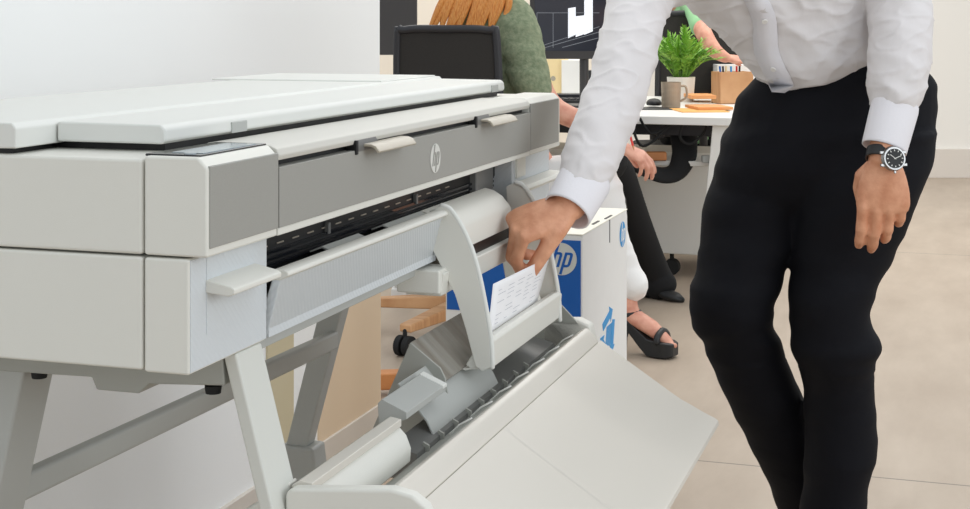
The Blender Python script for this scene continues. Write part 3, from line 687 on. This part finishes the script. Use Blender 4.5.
el2, wr2 = L(520,120,5.093), L(546,160,5.017)
tube(bm, [L(500,30,5.172), el2, wr2], [.045,.038,.025], 16)
hand(bm, wr2, (.5,-.3,-.6), (.3,-.8,.5), 'L', [(20,20,12)]*4, [(.012,.012,-.004),(.03,.03,-.02),(.035,.05,-.03),(.03,.07,-.035),(.02,.085,-.04),(.014,.092,-.04)], .9)
hc = L(466,-52,5.197); tube(bm, [L(478,0,5.197), hc-V((0,0,.06))], [.05,.048], 16); a_, b_, c_ = head(bm, hc, (.75,.6,-.1), (0,0,1), .95)
an_d = V((.93,-.32,-.22))
# foot on a high platform sandal
f0 = L(636,318,4.880); toe = L(668,342,4.820)
tube(bm, [an, f0, (f0+toe)/2+V((0,0,.006)), toe], [.033,.036,.034,.022], 18, ref=(0,0,1), flat=.75)
for k in range(4): 
    t = toe+V((.0,.0,-.004))+V((-.006*k, .014*(k-1), 0)); tube(bm, [t-V((.01,0,0)), t+V((.022,-.004,-.004))], .0095, 8)
tube(bm, [an2, an2+V((.03,-.03,-.10)), an2+V((.11,-.05,-.15))], [.033,.036,.025], 14)
wbody = fuse('body', bm, 'skin2', wo_, .0045, 4); face_parts(wbody, hc, a_, b_, c_, .95)
# hair falling over the shoulder and chair back
bm = bmesh.new(); ball(bm, hc+V((-.01,-.01,.03)), .088, .09, .098, 20)
tube(bm, smoothpath([hc+V((-.05,-.05,.03)), L(464,-25,5.180), L(468,2,5.160), L(466,14,5.150)], 4), interp([.085,.085,.07,.03], 4), 20, flat=.6, ref=(0,1,0))
hs = fuse('hair', bm, 'redhair', wo_, .008, 3)
for i in range(22):
    x = -27+i*2.8+random.uniform(-1,1)
    bm = bmesh.new(); tube(bm, smoothpath([L(478+x*.7,-40,5.11), L(476+x*.95,-12,5.085), L(470+x*1.08+random.uniform(-3,3),8,5.075), L(460+x*1.1+random.uniform(-5,5),36,5.07)], 4), interp([.010,.0145,.012,.004], 4), 8); frombm('hair_lock', bm, 'redhair', hs, smooth=True)
bm = bmesh.new()
tube(bm, smoothpath([hip+V((0,0,-.03)), L(505,110,5.197), L(497,60,5.197), L(493,20,5.197), L(484,2,5.197)], 4), interp([.155,.14,.145,.115,.065], 4), 28)
tube(bm, smoothpath([L(503,14,5.183), L(516,28,5.123), L(524,55,5.063), L(531,80,5.022), L(538,94,5.003)], 4), interp([.085,.082,.073,.066,.052], 4), 22)
tube(bm, smoothpath([L(470,16,5.197), L(492,60,5.160), L(512,112,5.112)], 4), interp([.08,.065,.05], 4), 18)
fuse('jumper', bm, 'sweater', wo_, .007, 6, wr_fun(.005, 9, 9, 16, 1))
bm = bmesh.new()
tube(bm, smoothpath([hip+V((0,0,-.02)), hip+V((.06,-.04,0)), (hip+kn)/2, kn+V((.0,0,.0)), (kn+an)/2, L(634,288,4.900)], 4), interp([.12,.10,.085,.070,.058,.052], 4), 24)
tube(bm, smoothpath([hip+V((0,0,-.02)), (hip+kn2)/2, kn2, (kn2+an2)/2, an2+V((0,0,.05))], 4), interp([.12,.09,.08,.066,.055], 4), 24)
fuse('trousers', bm, 'wtrous', wo_, .007, 5, wr_fun(.004, 10, 10, 16, 5))
bm = bmesh.new(); g = toe; zf = .0
def shoe(p_toe, heel, parent):
    d = (p_toe-heel); d.z = 0; d.normalize(); n_ = V((-d.y, d.x, 0)); lt = V((p_toe.x, p_toe.y, 0)); hl = V((heel.x, heel.y, 0))
    ln_ = (lt-hl).length; base_ = -O.z
    bm = bmesh.new(); rg = []
    for t, w_, z0, z1 in ((-.05,.022,.085,.125),(.15,.030,.070,.110),(.4,.034,.030,.082),(.6,.040,.004,.062),(.85,.043,.002,.056),(1.05,.040,.003,.054),(1.18,.024,.008,.05)):
        c = hl+d*ln_*t; rg.append([bm.verts.new(c+n_*s_*w_+V((0,0,z))) for s_, z in ((-1,z0),(1,z0),(1,z1),(-1,z1))])
    bm.faces.new(rg[0][::-1]); bm.faces.new(rg[-1])
    for A, B in zip(rg, rg[1:]):
        for i in range(4): bm.faces.new((A[i], A[(i+1) % 4], B[(i+1) % 4], B[i]))
    s_ = frombm('platform_sandal', bm, 'leather', parent, bevel=.005)
    bm = bmesh.new(); tube(bm, [hl+V((0,0,.10)), hl-d*.01+V((0,0,.05)), hl-d*.008+V((0,0,.004))], [.022,.014,.010], 12); frombm('heel', bm, 'leather', s_, smooth=True)
    bm = bmesh.new(); c = hl+d*ln_*.86+V((0,0,.055)); pth = [c-n_*.043, c-n_*.036+V((0,0,.018)), c+V((0,0,.032)), c+n_*.036+V((0,0,.018)), c+n_*.043]
    tube(bm, smoothpath(pth, 4), .020, 8, ref=d, flat=1.0) if False else tube(bm, smoothpath(pth, 4), .011, 8); frombm('toe_strap', bm, 'leather', s_, smooth=True)
    return s_, d, n_
s1, d1, n1 = shoe(V((toe.x, toe.y, 0)), V((an.x-.01, an.y, 0)), wo_)
bm = bmesh.new(); c = an+V((.0,-.0,-.01)); tube(bm, [c+d1*.037*math.cos(t)+n1*.037*math.sin(t)+V((0,0,.010*math.cos(t))) for t in [i*math.pi/8 for i in range(17)]], .007, 8); frombm('ankle_strap', bm, 'leather', s1, smooth=True)
rpn = thing('pencil', 'thin red pencil held in the seated woman\'s resting hand', 'pencil', P(633,146,4.87))
bm = bmesh.new(); tube(bm, [V((0,0,0)), P(628,128,4.90)-rpn.location], .004, 8, round_ends=False); frombm('pencil_shaft', bm, 'red', rpn)
bm = bmesh.new(); tube(bm, [V((0,0,0)), (V((0,0,0))-(P(628,128,4.90)-rpn.location))*.25], [.004,.0008], 8, round_ends=False); frombm('pencil_tip', bm, 'wood', rpn)

# person in black behind
bp = thing('person', 'person in black trousers seated far side of the white box, one black shoe on floor', 'person', (.5, 5.55, 0)); O = bp.location.copy()
hip = L(600,160,5.55); kn, an = L(617,172,5.6), L(655,272,5.84); ft = L(668,292,5.80)
bm = bmesh.new()
tube(bm, smoothpath([hip, L(606,120,5.52), L(620,70,5.48), L(636,30,5.45)], 4), interp([.075,.06,.06,.045], 4), 20)
tube(bm, smoothpath([hip, kn, (kn+an)/2, an], 4), interp([.06,.042,.036,.032], 4), 16)
tube(bm, smoothpath([hip, kn+V((-.05,.1,0)), an+V((-.12,.1,0))], 4), interp([.06,.045,.032], 4), 16)
tube(bm, [L(628,45,5.45), L(606,95,5.42), L(598,135,5.40)], [.034,.028,.022], 14)
hand(bm, L(598,137,5.40), (.1,-.2,-.9), (-.8,-.3,0), 'R', [(10,10,10)]*4, [(.012,.012,-.004),(.03,.03,-.02),(.035,.05,-.03),(.03,.07,-.035),(.02,.085,-.04),(.014,.092,-.04)], .85)
hc = L(643,-10,5.42); tube(bm, [L(636,30,5.45), hc], [.05,.048], 14); a_, b_, c_ = head(bm, hc, (.8,-.3,-.3), (0,0,1), .9)
pb = fuse('body', bm, 'skin2', bp, .006, 4); face_parts(pb, hc, a_, b_, c_, .9)
bm = bmesh.new(); ball(bm, hc+V((-.02,.01,.03)), .085, .085, .09, 16); fuse('hair', bm, 'darkhair', bp, .008, 3)
bm = bmesh.new()
tube(bm, smoothpath([hip, L(606,120,5.52), L(620,70,5.48), L(634,36,5.45)], 4), interp([.11,.085,.09,.06], 4), 20); tube(bm, [L(628,45,5.45), L(606,95,5.42), L(598,130,5.41)], [.048,.04,.032], 14)
fuse('black_top', bm, 'btrous', bp, .008, 4)
bm = bmesh.new()
tube(bm, smoothpath([hip, kn, (kn+an)/2, an, L(661,286,5.84)], 4), interp([.10,.068,.060,.060,.068], 4), 18)
tube(bm, smoothpath([hip, kn+V((-.05,.1,0)), an+V((-.12,.1,-.03))], 4), interp([.1,.075,.055], 4), 16)
fuse('trousers', bm, 'btrous', bp, .008, 4)
for off in (V((0,0,0)), V((-.12,.1,0))):
    g = V((ft.x, ft.y, 0))+off; d = V((.75,-.6,0)).normalized(); bm = bmesh.new()
    loft(bm, [(g+d*x+V((0,0,h*.5+z)), V((-d.y, d.x, 0))*w_, V((0,0,h*.5))) for x, w_, h, z in ((-.16,.015,.03,.035),(-.13,.028,.05,.035),(-.07,.032,.055,.02),(0,.036,.045,.002),(.04,.034,.035,.0),(.07,.012,.02,0))], 14)
    frombm('shoe', bm, 'leather', bp, smooth=True)
st = thing('stool', 'black seat under the person in black trousers', 'stool', (hip.x+O.x, hip.y+O.y, 0))
bm = bmesh.new(); bmesh.ops.create_cone(bm, cap_ends=True, segments=28, radius1=.105, radius2=.10, depth=.05, matrix=Matrix.Translation((0,0,.42))); frombm('seat', bm, 'mesh', st, bevel=.01)
bm = bmesh.new(); tube(bm, [(0,0,.03),(0,0,.40)], .03, 14, round_ends=False); frombm('column', bm, 'chairframe', st)
bm = bmesh.new(); bmesh.ops.create_cone(bm, cap_ends=True, segments=28, radius1=.14, radius2=.13, depth=.03, matrix=Matrix.Translation((0,0,.015))); frombm('base', bm, 'chairframe', st, bevel=.004)
# ================================================================== WORK DESK
DZ = .74; dk_a = P(737,118,(HC-DZ)*FPX/98)                # near right corner of the worktop
dk = thing('office_desk', 'long white desk behind the man carrying the potted plant and orange folders', 'desk', (dk_a.x, dk_a.y, 0), ROT)
DL, DW = 1.5, 1.3   # local x = away, local y = to the left
box('worktop', 'desk', 0, DL, 0, DW, DZ-.032, DZ, dk, .003)
prism('desk_leg', 'desk', [(.02,.708),(.10,.708),(.17,.0),(.12,.0)], .03, .09, dk, .004)
prism('desk_leg', 'desk', [(.02,.708),(.10,.708),(.17,.0),(.12,.0)], DL-.09, DL-.03, dk, .004)
prism('desk_leg', 'desk', [(DW-.10,.708),(DW-.02,.708),(DW-.12,.0),(DW-.17,.0)], DL-.09, DL-.03, dk, .004)
box('under_beam', 'chairframe', .14, .18, .08, DW-.1, .655, .70, dk, .003)
box('under_shelf', 'desk', .12, .50, .10, 1.15, .535, .555, dk, .003)
# pedestal cabinet on castors
pe = thing('mobile_pedestal', 'low pale cabinet on small castors under the white desk', 'cabinet', tuple(dk.matrix_basis @ V((.62,.10,0))), ROT)
box('cabinet_body', 'ped', 0, .50, 0, .95, .10, .53, pe, .004)
for a, b in ((.05,.08),(.05,.28),(.05,.52),(.45,.10),(.45,.85)):
    bm = bmesh.new(); bmesh.ops.create_cone(bm, cap_ends=True, segments=20, radius1=.035, radius2=.035, depth=.05, matrix=Matrix.Translation((a,b,.036)) @ Matrix.Rotation(R(90), 4, 'Y')); tube(bm, [(a,b,.036),(a,b,.105)], .01, 8); frombm('castor', bm, 'rubber', pe, bevel=.004)
# cloth loop hanging under the desk and cables
cs = thing('cable_sleeve', 'wide black fabric sleeve hanging in a loop below the white desk', 'cable sleeve', P(685,128,5.9)); O = cs.location.copy()
bm = bmesh.new(); tube(bm, smoothpath([L(684,128,5.95), L(684,140,5.90), L(684,156,5.85), L(676,172,5.8), L(660,175,5.75), L(640,166,5.7), L(622,155,5.65), L(606,148,5.65)], 5), interp([.058,.056,.050,.040,.040,.046,.044,.03], 5), 16, flat=.5, ref=(0,1,0))
frombm('sleeve', bm, 'btrous', cs, smooth=True)
cbp = [[(640,121.5),(650,136),(662,133),(672,121.5)],[(684,121.5),(680,140),(690,147),(702,138),(706,128),(698,121.5)],[(630,121.5),(640,148),(655,143),(668,130),(690,121.5)]]
for pts in cbp:
    o0 = P(pts[0][0], pts[0][1]-3, 5.75); bm = bmesh.new(); tube(bm, smoothpath([P(u, v-3, 5.75)-o0 for u, v in pts], 5), .0055, 8)
    c = frombm('cable', bm, 'rubber', None, smooth=True); c.location = o0
    tag(c, {3:'',4:''}.get(0, '') or ('black cable drooping under desk left of the sleeve' if pts is cbp[0] else 'black cable coiled beside the top of the fabric sleeve' if pts is cbp[1] else 'longer black cable sagging across under the desk edge'), 'cable')
# small things on the lower shelf
for (u, v, Y, m, lab, s) in ((655,146,5.85,'wood2','small orange-brown block on shelf under the desk',(.09,.05,.035)),(708,144,5.75,'dgrey','small grey adapter on shelf under desk near the man',(.05,.04,.03))):
    o = box('adapter' if m == 'dgrey' else 'wooden_block', m, -s[0]/2, s[0]/2, -s[1]/2, s[1]/2, 0, s[2], None, .006); p = P(u, v, Y); o.location = (p.x, p.y, .555); tag(o, lab, 'adapter' if m == 'dgrey' else 'block')
def zpt(u, v, z): Y = (HC-z)*FPX/(v-HZ); return P(u, v, Y)
# potted plant
pp = zpt(681,101.5,DZ)
pl = thing('potted_plant', 'bushy bright green plant in a white pot on the desk', 'plant', (pp.x, pp.y, DZ))
bm = bmesh.new(); s_ = pp.y/FPX
vs = [(0,.0),(.056,.0),(.058,.01),(.066,.115),(.062,.115),(.056,.10),(0,.10)]
def lathe(bm, prof_, n=28):
    rgs = [[bm.verts.new((r*math.cos(2*math.pi*i/n), r*math.sin(2*math.pi*i/n), z)) for i in range(n)] if r > 0 else [bm.verts.new((0,0,z))] for r, z in prof_]
    for A, B in zip(rgs, rgs[1:]):
        for i in range(n):
            j = (i+1) % n
            if len(A) == 1: bm.faces.new((A[0], B[j], B[i]))
            elif len(B) == 1: bm.faces.new((A[i], A[j], B[0]))
            else: bm.faces.new((A[i], A[j], B[j], B[i]))
lathe(bm, vs); frombm('pot', bm, 'pot', pl, smooth=False)
bm = bmesh.new(); st_ = bmesh.new()
for i in range(75):
    a = random.uniform(0, 6.28); sp = random.random()**.7; hgt = random.uniform(.13,.26)*(1-.35*sp); rad = .185*sp
    p0 = V((math.cos(a)*.02, math.sin(a)*.02, .10)); p2 = V((math.cos(a)*rad, math.sin(a)*rad, .10+hgt)); p1 = (p0+p2)/2+V((0,0,.03))
    tube(st_, smoothpath([p0, p1, p2], 3), .0014, 5)
    pt = smoothpath([p0, p1, p2], 6)
    for k in range(3, len(pt)):
        for s2 in (-1, 1, 0):
            if s2 == 0 and k != len(pt)-1: continue
            t = (pt[k]-pt[k-1]).normalized(); sd = t.cross(V((0,0,1)))
            sd = sd.normalized() if sd.length > .01 else V((1,0,0))
            d = (t*.8+sd*s2*random.uniform(.6,1)+V((0,0,random.uniform(-.25,.2)))).normalized(); ln_ = random.uniform(.028,.045)
            w_ = d.cross(V((random.uniform(-.4,.4),random.uniform(-.4,.4),1))).normalized()*.0055; q0 = pt[k]
            v_ = [bm.verts.new(x) for x in (q0, q0+d*ln_*.45+w_+V((0,0,.002)), q0+d*ln_, q0+d*ln_*.45-w_+V((0,0,.002)))]; bm.faces.new(v_)
frombm('foliage', bm, 'leaf', pl); frombm('stems', st_, 'leaf', pl, smooth=True)
bm = bmesh.new(); bmesh.ops.create_cone(bm, cap_ends=True, segments=24, radius1=.055, radius2=.055, depth=.004, matrix=Matrix.Translation((0,0,.103))); frombm('soil', bm, 'soil', pl)
# woven steel mug before the pot
mp_ = zpt(671,108,DZ); mg = thing('mug', 'brownish textured mug in front of the white plant pot', 'mug', (mp_.x, mp_.y, DZ))
bm = bmesh.new(); lathe(bm, [(0,0),(.036,0),(.040,.004),(.043,.112),(.040,.112),(.037,.008),(0,.008)]); frombm('mug_body', bm, 'weave', mg)
bm = bmesh.new(); tube(bm, smoothpath([(.040,-.005,.095),(.062,-.01,.092),(.066,-.01,.05),(.040,-.005,.03)], 5), .005, 8); frombm('handle', bm, 'weave', mg, smooth=True)
def deskbox(name, m, u, v, w_, d_, h_, lab, cat, z=DZ, rz=0, bevel=.001, group=None):
    p = zpt(u, v, z); o = box(name, m, -w_/2, w_/2, 0, d_, 0, h_, None, bevel); o.location = (p.x, p.y, z); o.rotation_euler = (0, 0, rz); tag(o, lab, cat, group); return o
deskbox('paper_folder', 'orange', 706, 112.5, .20, .24, .004, 'wide yellow-orange folder lying flat at the desk front edge', 'folder', rz=.1)
deskbox('paper_folder', 'orange2', 716, 110, .15, .20, .012, 'smaller orange paper stack on top of the flat folder', 'folder', z=DZ+.0042, rz=.15)
for i, (m, lab) in enumerate((('fwhite','white notebook at the bottom of the stack beside the pot'),('orange','pale orange notebook in middle of the stack beside the pot'),('orange2','dark orange notebook topping the stack beside the pot'))):
    deskbox('notebook', m, 704, 99-i*.0, .15-.02*i, .18, .016, lab, 'notebook', z=DZ+i*.0165, rz=-.1+.08*i)
po = zpt(736,104,DZ); og = thing('desk_organizer', 'light wooden pen box holding pens on the desk beside the man', 'pen holder', (po.x, po.y, DZ), .25)
bm = bmesh.new()
for q in ((-.075,.085,0,.006,0,.145),(-.075,.085,.10,.106,0,.145),(-.075,-.069,.006,.10,0,.145),(.079,.085,.006,.10,0,.145),(-.075,.085,.0,.106,0,.005),(-.002,.002,.006,.10,0,.12)): bx(bm, *q)
frombm('wooden_case', bm, 'wood', og, bevel=.001)
pcs = ((-.05,'blue','blue'),(-.035,'black','black'),(-.02,'cream','cream'),(-.008,'cyan','light blue'),(.02,'red','red'),(.035,'black','black'))
for i, (x, m, nm) in enumerate(pcs):
    p = og.matrix_basis @ V((x,.03+.01*(i%3),.01)); o = bmesh.new(); tube(o, [(0,0,0),(-.015+.004*i,.0,.16)], .0045, 8, round_ends=False)
    o = frombm('pen', o, m, None); o.location = p; tag(o, (nm+' pen standing in the left half of wooden pen box' if x < 0 else nm+' pen standing in the right half of wooden pen box'), 'pen')
mo = zpt(654,107,DZ); ms = thing('computer_mouse', 'black computer mouse on the desk left of the mug', 'mouse', (mo.x, mo.y, DZ))
bm = bmesh.new(); ball(bm, V((0,.0,.012)), .034, .055, .022, 20)
bmesh.ops.bisect_plane(bm, geom=bm.verts[:]+bm.edges[:]+bm.faces[:], plane_co=(0,0,.004), plane_no=(0,0,-1), clear_outer=True); bmesh.ops.holes_fill(bm, edges=bm.edges); frombm('mouse_shell', bm, 'black', ms, smooth=True)
md_ = deskbox('mouse_pad', 'leather', 657, 110, .20, .16, .0035, 'dark mat lying under the black mouse', 'mouse pad'); ms.location.z += .004
kb = zpt(590,104,DZ); ky = thing('keyboard', 'black keyboard on the far desk below the drawing monitor', 'keyboard', (kb.x, kb.y, DZ), .05)
box('keyboard_case', 'black', -.22, .22, 0, .15, 0, .018, ky, .004)
bm = bmesh.new()
for i in range(14):
    for j in range(5): bx(bm, -.205+i*.0295, -.205+i*.0295+.024, .012+j*.027, .012+j*.027+.021, .018, .023)
frombm('keys', bm, 'chairframe', ky)
# small tray of things right of the file boxes
deskbox('desk_tray', 'bronze', 566, 102, .16, .12, .035, 'dark low wire tray on the desk at printer end', 'tray').data.materials[0] = M['chairframe']
deskbox('card_box', 'wood2', 574, 96, .12, .10, .075, 'small orange box behind the low dark tray', 'box')
deskbox('storage_box', 'cream', 549, 98, .19, .18, .19, 'cream yellow file box with round finger hole under monitor', 'file box')
fh = bmesh.new(); bmesh.ops.create_cone(fh, cap_ends=True, segments=20, radius1=.012, radius2=.012, depth=.003, matrix=Matrix.Rotation(R(90), 4, 'X')); pq = bpy.data.objects['storage_box']
fh = frombm('finger_hole', fh, 'bronze', pq); fh.location = (.02,-.001,.095)
deskbox('file_box', 'fwhite', 572, 98.3, .10, .18, .185, 'white file box standing right of the cream one', 'file box')
deskbox('printed_papers', 'fwhite', 744, 97.5, .26, .14, .16, 'stack of white papers behind the wooden pen box', 'papers')
# black pot shapes behind sleeve
deskbox('file_rack', 'chairframe', 592, 97, .11, .12, .13, 'dark rack of files partly hidden behind the white sleeve', 'rack')
# drawing monitor
def monitor(name, u0, u1, v0, v1, Y, label, front):
    p = P((u0+u1)/2, v1, Y); t = thing(name, label, 'monitor', (p.x, p.y, DZ)); w_ = (u1-u0)*Y/FPX; h_ = .36; z0 = p.z-DZ
    box('casing', 'bezel', -w_/2, w_/2, 0, .04, z0, z0+h_, t, .004)
    if front:
        s = box('screen', 'screen', -w_/2+.02, w_/2-.012, -.0015, .001, z0+.035, z0+h_-.012, t, 0)
        bm = bmesh.new()
        for x0, x1, a0, a1 in ((.165,.198,.20,.275),(.198,.24,.205,.24),(.235,.272,.215,.31)):
            a = [(-w_/2+x0, z0+a0-.11), (-w_/2+x1, z0+a0-.095), (-w_/2+x1, z0+a1-.05), (-w_/2+x0, z0+a1-.055)]; prof(bm, a, -.0028, -.001, 'y')
        frombm('drawing', bm, 'screenlight', s)
        bm = bmesh.new()
        for a, b in (((.03,.05),(.30,.14)),((.03,.20),(.30,.20)),((.10,.05),(.10,.20)),((.03,.05),(.03,.20)),((.05,.045),(.31,.12)),((.14,.05),(.33,.10))):
            tube(bm, [(-w_/2+a[0],-.002,z0+a[1]+.0), (-w_/2+b[0],-.002,z0+b[1])], .0011, 5)
        frombm('drawing_lines', bm, 'screenmid', s)
    bm = bmesh.new(); tube(bm, [(0,.06,.01),(0,.06,z0+.15)], .02, 10); frombm('neck', bm, 'bezel', t, smooth=True)
    box('stand_base', 'bezel', -.12, .12, -.02, .16, 0, .01, t, .003); return t
monitor('monitor', 530, 640, 0, 59, 6.3, 'dark monitor showing a white 3D drawing, behind the green jumper', True)
m2 = monitor('monitor', 330, 417, 0, 55, 7.0, 'back of a dark monitor beside the white wall edge', False)
d2 = thing('side_desk', 'white desk carrying the turned-away monitor beside the white wall', 'desk', (P(380,60,6.9).x-.5, 6.7, 0))
box('worktop', 'desk', 0, .95, 0, .9, DZ-.03, DZ, d2, .003)
for x, y in ((.04,.04),(.86,.04),(.04,.82),(.86,.82)): box('desk_leg', 'desk', x, x+.05, y, y+.05, 0, DZ-.03, d2, .003)
m2.location.z = DZ
# cream legs of a far bench whose feet show under the printer
for u, lab in ((402,'left of the two white desk feet seen below the printer bar'),(448,'right of the two white desk feet seen under the printer bar')):
    Yf = HC*FPX/(303-HZ) if u == 402 else HC*FPX/(306-HZ); p = P(u, 300, Yf)
    t = thing('support_foot', lab, 'desk foot', (p.x, p.y, 0))
    box('foot_pad', 'rubber', -.036, .036, -.02, .07, 0, .012, t, .003)
    box('foot_block', 'cream', -.042, .042, -.025, .08, .012, .06, t, .006).data.materials[0] = M['fwhite']
    box('post', 'ped', -.030, .030, .0, .06, .06, .70, t, .004)
# wooden base piece low behind the wall end
wf = box('wooden_beam', 'wood2', -.10, .12, -.03, .03, .02, .07, None, .006); pz = zpt(385,378,.05); wf.location = (pz.x, pz.y, 0); wf.rotation_euler = (0,0,.15); tag(wf, 'orange wooden bar low on the floor at the wall end', 'wooden bar')
# second chair and its sitter
c2p = P(700,80,7.2)
CH_A = .4
ch2 = thing('office_chair', 'black mesh office chair behind the potted plant', 'chair', (c2p.x-.02, 7.58, 0), R(8)); chair_body(ch2, .44, 1.15, wood=False, backy=-.30)
gp_ = thing('person', 'person in pale green t-shirt sitting in the black chair behind the plant', 'person', (c2p.x, 7.5, 0)); O = gp_.location.copy()
hip = L(692,125,7.5); bm = bmesh.new()
tube(bm, smoothpath([hip, L(692,80,7.5), L(686,25,7.5), L(684,-5,7.5)], 4), interp([.14,.12,.13,.06], 4), 20)
for sx in (-.1,.1): tube(bm, smoothpath([hip+V((sx,0,0)), hip+V((sx,.42,.02)), hip+V((sx,.45,-.42))], 4), interp([.08,.06,.04], 4), 14)
el, w3 = L(706,36,7.25), L(732,60,7.1)
tube(bm, smoothpath([L(698,5,7.3), L(699,18,7.15), L(704,34,7.05), L(714,50,7.0), L(726,58,6.98)], 4), interp([.055,.045,.042,.038,.026], 4), 16)
hand(bm, L(726,58,6.98), (.9,.1,-.1), (.1,-.4,.9), 'R', [(20,20,10)]*4, [(.012,.012,-.004),(.03,.03,-.02),(.035,.05,-.03),(.03,.07,-.035),(.02,.085,-.04),(.014,.092,-.04)], .9)
tube(bm, smoothpath([L(670,5,7.45), L(690,40,7.75), L(742,42,7.6)], 4), interp([.055,.045,.03], 4), 14)
hand(bm, L(738,44,7.5), (.6,-.2,.5), (.1,-.9,.2), 'L', [(20,20,10)]*4, [(.012,.012,-.004),(.03,.03,-.02),(.035,.05,-.03),(.03,.07,-.035),(.02,.085,-.04),(.014,.092,-.04)], .9)
hc = L(688,-55,7.5); tube(bm, [L(684,-5,7.5), hc], [.05,.048], 14); a_, b_, c_ = head(bm, hc, (.5,.8,-.2), (0,0,1), .95)
gb = fuse('body', bm, 'skin2', gp_, .006, 4); face_parts(gb, hc, a_, b_, c_, .95)
bm = bmesh.new(); ball(bm, hc+V((-.01,-.01,.03)), .088, .09, .095, 16); fuse('hair', bm, 'darkhair', gp_, .008, 3)
bm = bmesh.new()
tube(bm, smoothpath([hip, L(692,80,7.5), L(686,25,7.5), L(684,0,7.5)], 4), interp([.155,.135,.15,.07], 4), 20)
tube(bm, smoothpath([L(694,0,7.4), L(698,14,7.2), L(701,27,7.1)], 4), interp([.08,.06,.055], 4), 16); tube(bm, [L(674,2,7.48), L(676,25,7.6)], [.08,.07], 14)
fuse('t_shirt', bm, 'tee', gp_, .008, 4)
bm = bmesh.new(); tube(bm, [hip-V((.09,0,0)), hip+V((.09,0,0))], [.13,.13], 16)
for sx in (-.1,.1): tube(bm, smoothpath([hip+V((sx,0,0)), hip+V((sx,.42,.02)), hip+V((sx,.45,-.42))], 4), interp([.1,.075,.055], 4), 14)
fuse('trousers', bm, 'btrous', gp_, .008, 4)
for sx in (-.1,.1):
    g = V((hip.x+sx, hip.y+.48, 0)); bm = bmesh.new(); d = V((0,1,0))
    loft(bm, [(g+d*x+V((0,0,h*.5)), V((w_,0,0)), V((0,0,h*.5))) for x, w_, h in ((-.08,.02,.05),(-.06,.034,.08),(0,.040,.08),(.08,.044,.06),(.14,.03,.045),(.16,.01,.03))], 14); frombm('shoe', bm, 'leather', gp_, smooth=True)
